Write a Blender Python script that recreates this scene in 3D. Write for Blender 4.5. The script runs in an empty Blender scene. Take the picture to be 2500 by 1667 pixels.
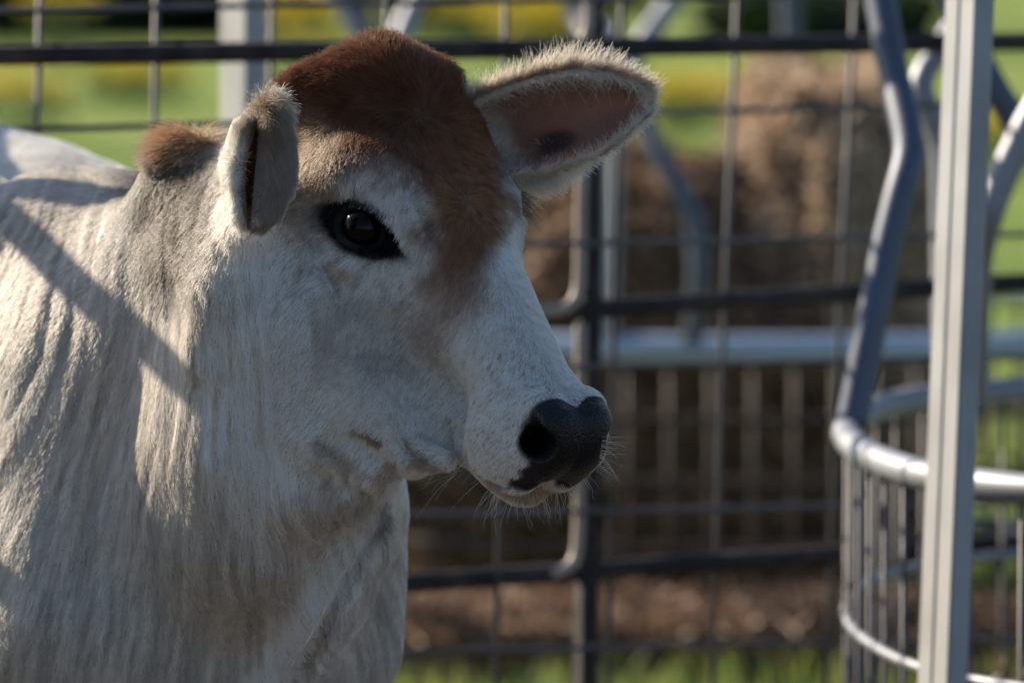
import bpy, math, random
import numpy as np
from mathutils import Vector

# ------------------------------------------------------------------ camera, sky, sun, exposure
S = bpy.context.scene
D0 = 6.0                                  # distance of the animal's face from the camera
CAM = np.array([0.0, -6.0, 1.43])
PITCH = math.radians(3.8)
EX = np.array([1.0, 0.0, 0.0])
UP = np.array([0.0, math.sin(PITCH), math.cos(PITCH)])
FW = np.array([0.0, math.cos(PITCH), -math.sin(PITCH)])
cam_d = bpy.data.cameras.new('camera'); cam = bpy.data.objects.new('camera', cam_d)
S.collection.objects.link(cam); S.camera = cam
cam.location = CAM
cam.rotation_euler = (math.radians(90) - PITCH, 0, 0)
cam_d.sensor_width = 36; cam_d.lens = 216; cam_d.clip_end = 3000
cam_d.dof.use_dof = True; cam_d.dof.focus_distance = 5.93; cam_d.dof.aperture_fstop = 4.8
cam_d.dof.aperture_blades = 7

SUN_DIR = np.array([-0.70, 0.51, 0.50]); SUN_DIR /= np.linalg.norm(SUN_DIR)   # towards the sun
w = bpy.data.worlds.new('World'); S.world = w; w.use_nodes = True
nt = w.node_tree
bg = nt.nodes['Background']
sky = nt.nodes.new('ShaderNodeTexSky'); sky.sky_type = 'NISHITA'; sky.sun_disc = False
sky.sun_elevation = math.asin(SUN_DIR[2]); sky.sun_rotation = math.atan2(SUN_DIR[0], SUN_DIR[1])
sky.air_density = 1.0; sky.dust_density = 1.0; sky.ozone_density = 3.0
nt.links.new(sky.outputs[0], bg.inputs[0]); bg.inputs[1].default_value = 0.078
sd = bpy.data.lights.new('sun', 'SUN'); sun = bpy.data.objects.new('sun', sd); S.collection.objects.link(sun)
sd.energy = 5.0; sd.angle = math.radians(0.55); sd.color = (1.0, 0.865, 0.69)
sun.rotation_euler = Vector(SUN_DIR).to_track_quat('Z', 'Y').to_euler()
S.view_settings.view_transform = 'Standard'; S.view_settings.look = 'None'
S.view_settings.exposure = 0.92; S.view_settings.gamma = 1.0
S.render.engine = 'CYCLES'
S.cycles.use_denoising = True; S.cycles.max_bounces = 8; S.cycles.transparent_max_bounces = 8
S.cycles_curves.subdivisions = 2

# ------------------------------------------------------------------ small helpers
rng = np.random.default_rng(7); random.seed(7)
def at(px, py, d):
    """world point seen at photo pixel (px,py) (2500 wide), d metres beyond the animal's face"""
    k = (D0 + d) / D0 * 0.0004
    return CAM + FW * (D0 + d) + EX * ((px - 1250) * k) + UP * ((833.5 - py) * k)
def unit(v):
    v = np.asarray(v, float); return v / np.linalg.norm(v)
def tag(o, label=None, cat=None, group=None, kind=None):
    if label: o['label'] = label
    if cat: o['category'] = cat
    if group: o['group'] = group
    if kind: o['kind'] = kind
    return o
def link(o, parent=None):
    S.collection.objects.link(o)
    if parent: o.parent = parent
    return o
def empty(name, loc=(0, 0, 0), rz=0):
    o = bpy.data.objects.new(name, None); o.location = loc; o.rotation_euler[2] = rz; o.empty_display_size = .1
    return link(o)
def bring(o, loc):
    """give an object an origin of its own, its mesh data stays in place"""
    return o
def mesh_obj(name, V, Fc, mats=None, parent=None, smooth=True):
    me = bpy.data.meshes.new(name)
    me.from_pydata([tuple(v) for v in V], [], [tuple(f) for f in Fc]); me.update()
    if smooth: me.polygons.foreach_set('use_smooth', [True] * len(me.polygons))
    for m in (mats if isinstance(mats, (list, tuple)) else [mats]):
        if m: me.materials.append(m)
    o = bpy.data.objects.new(name, me)
    return link(o, parent)
def hair_obj(name, P, R, C, mat, parent=None):
    """P (n,k,3) points, R (n,k) radii, C (n,3) colours -> a Curves object"""
    n, k, _ = P.shape
    hc = bpy.data.hair_curves.new(name)
    hc.add_curves([k] * n)
    hc.attributes['position'].data.foreach_set('vector', P.astype(np.float32).ravel())
    ra = hc.attributes.get('radius') or hc.attributes.new('radius', 'FLOAT', 'POINT')
    ra.data.foreach_set('value', R.astype(np.float32).ravel())
    ca = hc.attributes.new('hcol', 'FLOAT_COLOR', 'CURVE')
    c4 = np.ones((n, 4), np.float32); c4[:, :3] = C
    ca.data.foreach_set('color', c4.ravel())
    hc.materials.append(mat)
    o = bpy.data.objects.new(name, hc)
    return link(o, parent)
def node_mat(name):
    m = bpy.data.materials.new(name); m.use_nodes = True
    return m, m.node_tree, m.node_tree.nodes['Principled BSDF']
def N(nt, typ, **kw):
    n = nt.nodes.new(typ)
    for k_, v in kw.items():
        if k_ in n.inputs: n.inputs[k_].default_value = v
        else: setattr(n, k_, v)
    return n
# ------------------------------------------------------------------ the animal: a signed distance body
# head frame: F down the face, L to its left, Nn out of the forehead
_F = unit([0.40, -0.765, -0.50]); _N = np.array([0.419, 0.64, -0.644]); _N = unit(_N - _F * (_N @ _F))
_L = np.cross(_N, _F); _L *= np.sign(_L[0])
def cw(v): return EX * v[0] + UP * v[1] + FW * v[2]
HF, HN, HL = cw(_F), cw(_N), cw(_L)
HO = at(1143, 489, 0.03)
HM = np.stack([HF, HL, HN])                       # rows
def hp(f, l, n): return HO + HF * f + HL * l + HN * n
def to_head(P): return (P - HO) @ HM.T

PR = []   # primitives: (op, kind, params, k, frame)
def rc(a, b, r1, r2, k=.03, fr='w', op='+'): PR.append((op, 'rc', (np.array(a, float), np.array(b, float), r1, r2), k, fr))
def el(c, r, k=.03, fr='w', op='+', M=None): PR.append((op, 'el', (np.array(c, float), np.array(r, float), M), k, fr))

def rotM(a, b):   # rows: local axes, first along a, third close to b
    a = unit(a); b = np.array(b, float); b = unit(b - a * (a @ b)); return np.stack([a, np.cross(b, a), b])

# ---- body (world space) ----
BA = unit([-.57, .82, 0])                          # from chest to rump
BS = np.array([-BA[1], BA[0], 0.0])                # sideways (to the near side)
rc(at(760, 620, .17), at(450, 980, .36), .118, .185, .05)             # neck
rc(at(690, 490, .19), at(480, 500, .27), .050, .046, .04)            # crest
rc(at(470, 495, .27), at(400, 720, .36), .048, .09, .05)
rc(at(760, 780, .14), at(600, 1250, .30), .10, .14, .06)             # throat to chest
rc(at(870, 1260, .28), at(860, 1560, .30), .034, .042, .06)             # front of far shoulder
el(at(670, 1420, .34), (.122, .13, .20), .05)                         # brisket
el(at(620, 1640, .36), (.125, .13, .18), .05)
rc(at(330, 960, .34), at(240, 1500, .30), .15, .14, .06)             # near shoulder
rc(at(300, 1250, .60), at(10, 905, 1.18), .27, .255, .08)             # barrel
rc(at(330, 900, .5), at(20, 820, 1.1), .20, .18, .08)
el(at(150, 590, .52), (.12, .14, .07), .05)                          # withers
rc(at(120, 720, .9), at(-60, 630, 1.35), .15, .15, .06)              # hips
rc(at(-60, 700, 1.35), at(-120, 900, 1.55), .16, .17, .08)
def ground_pt(px, d, z=0.0):
    p = at(px, 900, d); p[2] = z; return p
def leg(px, d, top_z, r0, hind=False):
    p = ground_pt(px, d)
    q = lambda dx, z: p + np.array([-BA[0] * dx, -BA[1] * dx, z])
    if hind:
        rc(q(.02, top_z), q(.10, .52), r0, .06, .05); rc(q(.10, .52), q(-.07, .36), .06, .036, .02)
        rc(q(-.07, .36), q(-.03, .10), .034, .028, .02); rc(q(-.03, .10), q(.0, .035), .034, .045, .02)
    else:
        rc(q(0, top_z), q(-.01, .40), r0, .042, .05); rc(q(-.01, .40), q(0, .33), .043, .040, .02)
        rc(q(0, .33), q(0, .10), .033, .027, .02); rc(q(0, .10), q(.03, .035), .034, .045, .02)
leg(330, .34, .58, .085); leg(760, .46, .56, .085)
leg(-190, 1.30, .70, .12, True); leg(140, 1.42, .70, .12, True)

rc(at(655, 560, .08), at(640, 780, .09), .044, .060, .022)
rc(at(640, 780, .09), at(600, 1060, .13), .060, .075, .03)             # back edge of the jaw
# ---- head (head frame, mirrored by |l|) ----
h = dict(fr='h')
el((-.080, 0, -.085), (.125, .088, .085), .03, **h)                    # skull
rc((-.172, 0, -.042), (-.168, .048, -.052), .056, .047, .03, **h)     # poll
el((-.186, .082, -.056), (.018, .018, .022), .016, **h)               # horn bud
rc((-.11, .048, -.050), (-.02, .054, -.052), .042, .036, .03, **h)     # brow
el((-.022, .060, -.056), (.042, .029, .036), .018, **h)               # orbit
rc((.00, 0, -.062), (.230, 0, -.054), .060, .044, .04, **h)           # nose bridge
el((.02, .046, -.145), (.105, .038, .080), .05, **h)                  # cheek
rc((-.03, .050, -.185), (.13, .030, -.165), .037, .032, .05, **h)     # jaw
rc((.13, .022, -.155), (.225, .014, -.125), .034, .022, .03, **h)
el((.238, .025, -.076), (.054, .037, .056), .02, **h)                 # upper lip
el((.268, .020, -.040), (.030, .031, .042), .020, **h)                # nose pad
el((.272, 0, -.042), (.026, .040, .040), .015, **h)
rc((.250, .026, -.022), (.264, .026, -.024), .020, .020, .012, **h)   # nose corners
el((.247, 0, -.122), (.036, .033, .021), .008, **h)                   # chin
rc(at(900, 1000, .03), at(1010, 1110, .01), .050, .021, .03)           # jaw skin
rc(at(1010, 1118, .0), at(1090, 1125, -.02), .018, .009, .010)
rc(at(838, 1075, .036), at(925, 1155, .018), .043, .021, .009)          # throat folds
rc(at(795, 1180, .065), at(850, 1200, .05), .042, .026, .010)
rc(at(740, 800, .10), at(640, 1200, .20), .105, .13, .06)
h2 = dict(fr='h', op='-')

BIG = 9.9
def eval_pts(P, cull=True):
    """signed distance of points (n,3)"""
    P = np.asarray(P, np.float32)
    Hs = to_head(P).astype(np.float32); Hs[:, 1] = np.abs(Hs[:, 1])
    d = np.full(len(P), BIG, np.float32)
    for op, kind, pr, k, fr in PR:
        Q = Hs if fr == 'h' else P
        if kind == 'rc':
            a, b, r1, r2 = pr
            a = a.astype(np.float32); b = b.astype(np.float32)
            ab = b - a; L2 = float(ab @ ab) + 1e-12
            t = np.clip((Q - a) @ ab / L2, 0, 1)
            q = Q - a - t[:, None] * ab
            e = np.sqrt((q * q).sum(1)) - (r1 + (r2 - r1) * t)
        else:
            c, r, M = pr
            q = Q - c.astype(np.float32)
            if M is not None: q = q @ M.T.astype(np.float32)
            r = r.astype(np.float32)
            k0 = np.sqrt(((q / r) ** 2).sum(1)); k1 = np.sqrt(((q / (r * r)) ** 2).sum(1)) + 1e-6
            e = np.where(k0 < 1e-3, -r.min(), k0 * (k0 - 1) / k1)
        if op == '+':
            hh = np.maximum(k - np.abs(d - e), 0) / k
            d = np.minimum(d, e) - hh * hh * k * .25
        else:
            hh = np.maximum(k - np.abs(d + e), 0) / k
            d = np.maximum(d, -e) + hh * hh * k * .25
    return d
def grad(P, e=.0012):
    g = np.stack([eval_pts(P + np.eye(3)[i] * e) - eval_pts(P - np.eye(3)[i] * e) for i in range(3)], 1)
    ln = np.linalg.norm(g, axis=1, keepdims=True)
    return g / np.maximum(ln, 1e-9), ln[:, 0] / (2 * e)
def project(P, it=3, mx=.006):
    P = P.copy()
    for _ in range(it):
        n, ln = grad(P); d = eval_pts(P) / np.clip(ln, .5, 2)
        P -= n * np.clip(d, -mx, mx)[:, None]
    return P
def surface_nets(lo, hi, h):
    nx, ny, nz = [int(math.ceil((hi[i] - lo[i]) / h)) + 1 for i in range(3)]
    c = 4; H = h * c
    cx = [np.arange(0, (n + c - 1) // c + 1) * H + lo[i] for i, n in enumerate((nx, ny, nz))]
    G = np.stack(np.meshgrid(*cx, indexing='ij'), -1); sh = G.shape[:3]
    dc = eval_pts(G.reshape(-1, 3)).reshape(sh)
    nx, ny, nz = [(s_ - 1) * c + 1 for s_ in sh]
    A = np.repeat(np.repeat(np.repeat(dc[:-1, :-1, :-1], c, 0), c, 1), c, 2)
    act = np.abs(dc) < H * 1.9
    cell = act[:-1, :-1, :-1].copy()
    for i in (0, 1):
        for j in (0, 1):
            for k in (0, 1):
                cell |= act[i:sh[0] - 1 + i, j:sh[1] - 1 + j, k:sh[2] - 1 + k]
    m = np.repeat(np.repeat(np.repeat(cell, c, 0), c, 1), c, 2)
    idx = np.argwhere(m)
    A[m] = eval_pts(np.array(lo) + idx * h)
    ins = A < 0
    X, Y, Z = ins.shape
    # cells with a sign change
    cor = [(i, j, k) for i in (0, 1) for j in (0, 1) for k in (0, 1)]
    cnt = sum(ins[i:X - 1 + i, j:Y - 1 + j, k:Z - 1 + k].astype(np.int8) for i, j, k in cor)
    cells = np.argwhere((cnt > 0) & (cnt < 8))
    ids = -np.ones((X - 1, Y - 1, Z - 1), np.int32); ids[tuple(cells.T)] = np.arange(len(cells))
    acc = np.zeros((len(cells), 3)); wn = np.zeros(len(cells))
    for a in range(8):
        for b in range(a + 1, 8):
            o1, o2 = np.array(cor[a]), np.array(cor[b])
            if np.abs(o1 - o2).sum() != 1: continue
            v1 = A[tuple((cells + o1).T)]; v2 = A[tuple((cells + o2).T)]
            s_ = (v1 < 0) != (v2 < 0)
            t = np.where(s_, v1 / (v1 - v2 + 1e-12), 0)
            acc += np.where(s_[:, None], o1 + t[:, None] * (o2 - o1), 0); wn += s_
    V = np.array(lo) + (cells + acc / wn[:, None]) * h
    Q = []
    for ax in range(3):
        o = [0, 0, 0]; o[ax] = 1
        s1 = ins[:X - o[0], :Y - o[1], :Z - o[2]]; s2 = ins[o[0]:, o[1]:, o[2]:]
        e = np.argwhere(s1 != s2)
        u, v = [(1, 2), (2, 0), (0, 1)][ax]
        e = e[(e[:, u] > 0) & (e[:, v] > 0)]
        du = np.zeros(3, int); du[u] = 1; dv = np.zeros(3, int); dv[v] = 1
        g = lambda q: ids[tuple(np.minimum(q, np.array(ids.shape) - 1).T)]
        q = np.stack([g(e - du - dv), g(e - dv), g(e), g(e - du)], 1)
        flip = ~s1[tuple(e.T)]
        q[flip] = q[flip][:, ::-1]
        Q.append(q[(q >= 0).all(1)])
    return V, np.concatenate(Q)
def refine(V, polys, pick):
    """split the picked quads in four, neighbours get the extra points as n-gons"""
    C_ = np.array([V[list(p)].mean(0) for p in polys]) if not isinstance(polys, np.ndarray) else V[polys].mean(1)
    sel = pick(C_)
    mid = {}; newV = []; base = len(V)
    def m(a, b):
        key = (a, b) if a < b else (b, a)
        if key not in mid:
            mid[key] = base + len(newV); newV.append((V[a] + V[b]) * .5)
        return mid[key]
    out = []; rest = []
    for p, s_ in zip(polys, sel):
        p = [int(x) for x in p]
        if s_ and len(p) == 4:
            a, b, c, d = p
            ab, bc, cd, da = m(a, b), m(b, c), m(c, d), m(d, a)
            o = base + len(newV); newV.append((V[a] + V[b] + V[c] + V[d]) * .25)
            out += [(a, ab, o, da), (ab, b, bc, o), (o, bc, c, cd), (da, o, cd, d)]
        else: rest.append(p)
    for p in rest:
        q = []
        for i, a in enumerate(p):
            b = p[(i + 1) % len(p)]; q.append(a)
            key = (a, b) if a < b else (b, a)
            if key in mid: q.append(mid[key])
        out.append(tuple(q))
    return np.concatenate([V, np.array(newV)]), out
# ---- eyes, nostrils, mouth and creases, cut into the head ----
def surf(px, py, guess=0.0):
    """where the line of sight through a photo pixel meets the animal"""
    ds = np.arange(-.28, .9, .004)
    pts = np.array([at(px, py, d) for d in ds]); e = eval_pts(pts)
    i = int(np.argmax(e < 0)) if (e < 0).any() else int(np.argmin(e))
    return at(px, py, ds[i] - .002)
_e = to_head(surf(886, 556)); _e0 = to_head(surf(822, 520)); _e1 = to_head(surf(992, 610))
_m = lambda v: np.array([v[0], abs(v[1]), v[2]])
_e, _e0, _e1 = _m(_e), _m(_e0), _m(_e1)
_g, _ = grad((HO + HM.T @ np.array([_e[0], -_e[1], _e[2]]))[None]); _o = _g[0] @ HM.T; _o = unit([_o[0], abs(_o[1]), _o[2]])
EYE_R = .0225
EYE_C = _m(to_head(surf(884, 557) + FW * (EYE_R - .0020) + HL * .002))
_a = unit(_e1 - _e0); _o2 = unit(_o - _a * (_a @ _o)); EYE_M = np.stack([_a, _o2, np.cross(_a, _o2)])
print('eye', _e, _e0, _e1, _o)
el(_e + _a * .005 - _o2 * .004, (.037, .013, .0170), .006, M=EYE_M, **h2)
el(_e + _a * .027 - _o2 * .000, (.024, .008, .010), .006, M=EYE_M, **h2)
rc((.256, .054, -.012), (.284, .040, -.026), .0065, .012, .008, **h2)      # nostril
rc((.284, .040, -.028), (.250, .028, -.050), .014, .012, .008, **h2)
CR = [([(836, 488), (872, 479), (912, 490), (955, 520)], .0028, -.0005), ([(776, 590), (792, 650), (832, 718)], .0035, -.0005),
      ([(974, 418), (1010, 470), (1042, 525), (1058, 575)], .005, .003),
      ([(1100, 1030), (1110, 1100), (1133, 1158)], .004, -.001),
      ([(1133, 1163), (1200, 1180), (1300, 1186), (1375, 1184)], .0035, -.002),
      ([(985, 1070), (1012, 1112), (1050, 1122), (1088, 1135)], .004, -.001),
      ([(-40, 452), (50, 436), (110, 428)], .010, .004), ([(190, 412), (225, 425), (262, 440)], .009, .003),
      ([(945, 1222), (900, 1320), (850, 1410), (800, 1510), (745, 1620)], .008, -.001),
      ([(780, 1085), (850, 1130)], .007, .003),
      ([(842, 1150), (850, 1185)], .004, .001),
      ([(805, 1160), (800, 1210)], .004, .002)]
RD = [([(860, 1330), (790, 1450), (690, 1650)], .038, .026), ([(805, 440), (870, 418), (940, 436), (1005, 500)], .022, .019),
      ([(575, 620), (545, 720), (500, 860)], .018, .014)]
for pix, r, sk in RD:
    P_ = [surf(*q) + FW * sk for q in pix]
    for a, b in zip(P_[:-1], P_[1:]): rc(a, b, r, r, .03)
_made = []
for pix, r, sink in CR:
    _made.append((([surf(*p) for p in pix]), r, sink))
for P_, r, sink in _made:
    for a, b in zip(P_[:-1], P_[1:]):
        rc(a - FW * sink * (3 if r > .02 else 1), b - FW * sink * (3 if r > .02 else 1), r, r, .006 if r < .02 else .04, op='-')
# the lower dewlap edge running from the throat to the chest
# ---- value noise ----
_T = np.random.default_rng(3).random((64, 64, 64)).astype(np.float32)
def noise(P, sc=1.0, seed=0):
    q = np.asarray(P, float) * np.asarray(sc) + seed * 17.31
    i = np.floor(q).astype(int); f = q - i; f = f * f * (3 - 2 * f)
    r = 0
    for a in (0, 1):
        for b in (0, 1):
            for c in (0, 1):
                wgt = (f[:, 0] if a else 1 - f[:, 0]) * (f[:, 1] if b else 1 - f[:, 1]) * (f[:, 2] if c else 1 - f[:, 2])
                r = r + wgt * _T[(i[:, 0] + a) % 64, (i[:, 1] + b) % 64, (i[:, 2] + c) % 64]
    return r * 2 - 1
def ss(x, a, b):
    t = np.clip((x - a) / (b - a), 0, 1); return t * t * (3 - 2 * t)
def proj(P):
    q = P - CAM; dep = q @ FW; k = dep / D0 * .0004
    return np.stack([q @ EX / k + 1250, 833.5 - q @ UP / k, dep - D0], 1)

lo = np.array([-1.35, -.30, -.02]); hi = np.array([.35, 2.0, 1.5])
V, Q = surface_nets(lo, hi, .008)
V = project(V, 2)
def near_view(C_): return (C_[:, 1] < .9) & (C_[:, 2] > .55) & (C_[:, 0] > -.80)
V, P4 = refine(V, Q, near_view)
def headbox(C_):
    H_ = to_head(C_); p_ = proj(C_)
    return ((H_[:, 0] > -.30) & (H_[:, 0] < .35) & (np.abs(H_[:, 1]) < .16) & (H_[:, 2] > -.26)) | \
        ((p_[:, 0] > -100) & (p_[:, 1] < 1700) & (p_[:, 2] < .45) & (C_[:, 2] > .6))
V, P4 = refine(V, P4, headbox)
V = project(V, 3, .004)
VN, _ = grad(V)
# loose skin: long folds that fan down the neck from behind the poll
pj = proj(V); hd = to_head(V)
ang = np.arctan2(pj[:, 0] - 540, pj[:, 1] + 150); rad = np.hypot(pj[:, 0] - 540, pj[:, 1] + 150)
def folds(ang, rad, pj):
    wv = noise(np.stack([ang * 1.5, rad * .0022, ang * 0], 1), 1, 5) * .11
    u = ang + wv * .35
    A = noise(np.stack([u * 15, rad * .0016, u * 0 + 3], 1))
    B = noise(np.stack([u * 34, rad * .0028, u * 0 + 8], 1))
    Cc = noise(np.stack([u * 80, rad * .005, u * 0 + 1], 1))
    return A * .0044 * (.5 + .5 * noise(np.stack([ang * 4, rad * .003, ang * 0], 1), 1, 9)) + B * .0027 + Cc * .0010
m_ = ss(pj[:, 1], 400, 620) * (1 - ss(pj[:, 0] + (pj[:, 1] - 600) * .10, 540, 690)) * (1 - .75 * ss(pj[:, 1], 1150, 1450)) * (VN @ FW < .5)
m_ *= (V[:, 1] < 1.2) & (V[:, 2] > .45)
disp = folds(ang, rad, pj) * m_
disp += .0007 * noise(V, 22) * (1 - ss(V[:, 1], .8, 1.2))
V = V + VN * disp[:, None]
print('fine', V.shape, len(P4))

def vnormals(V, polys):
    nr = np.zeros_like(V)
    tri = []
    for p in polys:
        for i in range(1, len(p) - 1): tri.append((p[0], p[i], p[i + 1]))
    tri = np.array(tri)
    fn = np.cross(V[tri[:, 1]] - V[tri[:, 0]], V[tri[:, 2]] - V[tri[:, 0]])
    for i in range(3): np.add.at(nr, tri[:, i], fn)
    return nr / np.maximum(np.linalg.norm(nr, axis=1, keepdims=True), 1e-12), tri, np.linalg.norm(fn, axis=1) * .5
NR, TRI, AREA = vnormals(V, P4)
if np.mean(np.sum(NR * VN, 1)) < 0: NR = -NR

# ---- the coat: colours by place on the animal (head frame / body) ----
def mixc(c, m, col): return c * (1 - m[:, None]) + np.array(col) * m[:, None]
def coat(P, nr=None):
    H_ = to_head(P); f, l, n = H_[:, 0], H_[:, 1], H_[:, 2]; al = np.abs(l)
    pj = proj(P); px, py = pj[:, 0], pj[:, 1]
    n1 = noise(P, 40, 1); n2 = noise(P, 14, 2); n3 = noise(P, 110, 4)
    onhead = ss(n, -.33, -.25) * ss(f, -.30, -.24)
    head = (f > -.26) & (f < .36) & (al < .15) & (n > -.24); headw = (f > -.26) & (f < .36) & (al < .19) & (n > -.24)
    c = np.tile(np.array([.50, .475, .44]), (len(P), 1))
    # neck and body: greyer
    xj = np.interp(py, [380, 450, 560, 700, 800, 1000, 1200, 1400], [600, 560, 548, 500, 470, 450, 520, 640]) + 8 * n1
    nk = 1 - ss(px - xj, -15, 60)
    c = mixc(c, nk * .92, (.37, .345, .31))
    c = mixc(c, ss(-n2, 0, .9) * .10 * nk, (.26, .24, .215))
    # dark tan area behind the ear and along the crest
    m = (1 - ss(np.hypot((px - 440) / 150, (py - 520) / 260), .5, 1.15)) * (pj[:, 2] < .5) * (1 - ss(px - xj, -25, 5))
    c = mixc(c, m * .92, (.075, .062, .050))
    m = (1 - ss(np.hypot((px - 435) / 120, (py - 318) / 62) + .3 * n2, .3, 1.3)) * (pj[:, 2] < .5)
    c = mixc(c, m * .9, (.27, .155, .08))
    # far back: pale
    c = mixc(c, ss(P[:, 1], .45, .8) * .7, (.50, .48, .44))
    # lower chest, warm
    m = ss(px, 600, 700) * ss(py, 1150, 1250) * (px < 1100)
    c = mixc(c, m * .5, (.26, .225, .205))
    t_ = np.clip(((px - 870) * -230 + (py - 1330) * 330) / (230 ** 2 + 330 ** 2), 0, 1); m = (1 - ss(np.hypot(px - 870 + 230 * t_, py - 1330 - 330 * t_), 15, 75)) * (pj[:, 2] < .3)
    c = mixc(c, m * .6, (.60, .58, .56))  # pale strip: light on the dewlap ridge painted into the coat
    # face mottling
    m = head * ss(n1 + .5 * n3, .1, .9)
    c = mixc(c, m * .22, (.28, .25, .21))
    m = head * (1 - ss(np.hypot((f - .08) / .07, (n + .10) / .06), .4, 1.1))
    c = mixc(c, m * .45, (.25, .21, .175))
    # brown forehead and its streak down the nose
    wdt = np.interp(f, [-.30, -.14, -.10, -.06, -.02, .02, .06, .10, .14, .17], [.30, .26, .160, .088, .056, .044, .028, .022, .018, .010])
    lc = np.interp(f, [0, .03, .06, .10, .17], [0, -.010, -.029, -.038, -.038])
    m = (1 - ss(np.abs(l - lc) + (.010 * n1 + .006 * n3 + .008 * n2) * (1 - .5 * ss(f, .0, .06)), wdt * .45, wdt * 1.45)) * head * (n > -.10)
    tone = np.interp(f, [-.24, -.16, -.10, -.04, .02, .08, .17], [0, 0, .25, .50, .80, 1, 1])
    poll = np.array([.098, .038, .018]); tan = np.array([.20, .108, .058])
    poll = poll * (1 + .45 * n2 + .2 * n1)[:, None]; brown = poll * (1 - tone[:, None]) + tan * tone[:, None]
    stren = np.interp(f, [-.2, .0, .06, .095, .135], [1, 1, 1, .75, .0])
    c = c * (1 - (m * stren)[:, None]) + brown * (m * stren)[:, None]
    # whorl parting, darker
    # tan between eye and ear
    m = head * (1 - ss(np.hypot((f + .085) / .085, (al - .11) / .06), .4, 1.1)) * (n < -.02)
    c = mixc(c, m * .8, (.17, .12, .08))
    # pale ring over the eye
    e_ = EYE_C + np.array([-.012, 0, .030])
    r_ = np.sqrt(((f - e_[0]) / .052) ** 2 + ((al - e_[1] + .0) / .05) ** 2 + ((n - e_[2]) / .020) ** 2)
    m = head * (1 - ss(r_, .55, 1.1))
    c = mixc(c, m * .85, (.46, .45, .44))
    # tear patch
    q = np.stack([f, al, n], 1) - EYE_C
    ta = q @ EYE_M[0]; to = q @ EYE_M[1]; tc = q @ EYE_M[2]
    # orientation: tc positive is up towards the brow
    sg = 1.0 if EYE_M[2][2] > 0 else -1.0
    tc = tc * sg
    m = head * (1 - ss(np.hypot((ta - .010) / .026, (tc + .042) / .013), .3, 1.1))
    c = mixc(c, m * .65, (.30, .20, .12))
    # black skin round the eye
    lw = .0235 + .004 * n1
    m = headw * (1 - ss(np.hypot((ta - .005) / .062, (tc + .02 * (ta - .0) * 1.0) / np.interp(ta, [-.04, 0, .03, .055], [.025, .030, .027, .018])), .74, 1.04)) * ss(to, -.062, -.040)
    c = mixc(c, m, (.005, .0045, .0045)); eyem = m
    # nose leather
    u = f - .268 + np.where(n < -.03, .0, 0)
    edge = .262 + .20 * np.clip(al - .030, 0, 1) * 0 - .012 * ss(al, .006, .024) + .006 * n3 * .5
    a1 = (f > 0)
    side = ss(.0495 - al + .003 * n3 + np.clip(n + .03, -.02, .02) * .25, -.003, .003)
    top = ss(f + n * .35 - (.2500 + .010 * (1 - ss(al, .0, .016))), -.003, .004)
    lowr = ss(n, -.098, -.090)
    inner = ss(f - .262 + .5 * (n + .03) * (n < -.03) * -1 * 0, -.004, .006)
    m = a1 * side * top * lowr * ss(f - (.272 - .35 * np.clip(n + .045, 0, .05) * 1.0 + .45 * np.clip(-.055 - n, 0, .05) + .55 * np.clip(al - .035, 0, .03) * 0 - .010), -.003, .004)
    nose = m
    c = mixc(c, m, (.009, .009, .011))
    qn = np.stack([f, al, n], 1); na, nb_ = np.array([.290, .040, -.026]), np.array([.245, .026, -.052]); tn_ = np.clip((qn - na) @ (nb_ - na) / ((nb_ - na) @ (nb_ - na)), 0, 1)
    mn = 1 - ss(np.linalg.norm(qn - na - tn_[:, None] * (nb_ - na), axis=1), .018, .021); c = mixc(c, mn, (.008, .007, .008)); nose = np.maximum(nose, mn)
    # dark follicles on the muzzle
    gq = np.stack([f, l * 1.0, n], 1) / .0095; ci = np.floor(gq).astype(int); jt = _T[ci[:, 0] % 64, ci[:, 1] % 64, ci[:, 2] % 64]
    cpt = ci + .3 + .4 * np.stack([jt, (jt * 7.3) % 1, (jt * 13.7) % 1], 1)
    m = (f > .165) * (np.linalg.norm((gq - cpt) * .0095, axis=1) < .0015) * (n > -.13) * (1 - nose) * 1.0
    c = mixc(c, m * .75, (.07, .06, .06))
    # lips
    m = head * ss(f, .205, .225) * (al < .05) * (1 - ss(np.abs(n + .113 - .0), .005, .014)) * (1 - nose)
    c = mixc(c, m * .7, (.24, .14, .075))
    # dirt streak at the corner of the mouth, warm skin of the throat, shade painted into creases
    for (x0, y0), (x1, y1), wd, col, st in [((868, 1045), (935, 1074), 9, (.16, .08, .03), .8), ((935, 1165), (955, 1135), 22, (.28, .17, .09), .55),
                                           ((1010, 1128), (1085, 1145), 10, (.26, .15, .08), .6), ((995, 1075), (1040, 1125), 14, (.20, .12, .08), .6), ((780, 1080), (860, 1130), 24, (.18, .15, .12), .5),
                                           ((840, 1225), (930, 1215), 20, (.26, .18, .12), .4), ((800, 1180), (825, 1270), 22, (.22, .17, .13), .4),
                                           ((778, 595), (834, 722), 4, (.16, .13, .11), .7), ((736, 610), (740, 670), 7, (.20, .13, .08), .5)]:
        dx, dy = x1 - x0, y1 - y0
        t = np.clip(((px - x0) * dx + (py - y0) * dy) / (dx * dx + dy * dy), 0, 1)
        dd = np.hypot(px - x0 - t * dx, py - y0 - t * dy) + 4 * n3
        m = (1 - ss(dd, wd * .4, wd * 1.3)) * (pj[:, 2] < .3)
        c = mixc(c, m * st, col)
    return np.clip(c, 0.004, 1), eyem, nose

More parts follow.
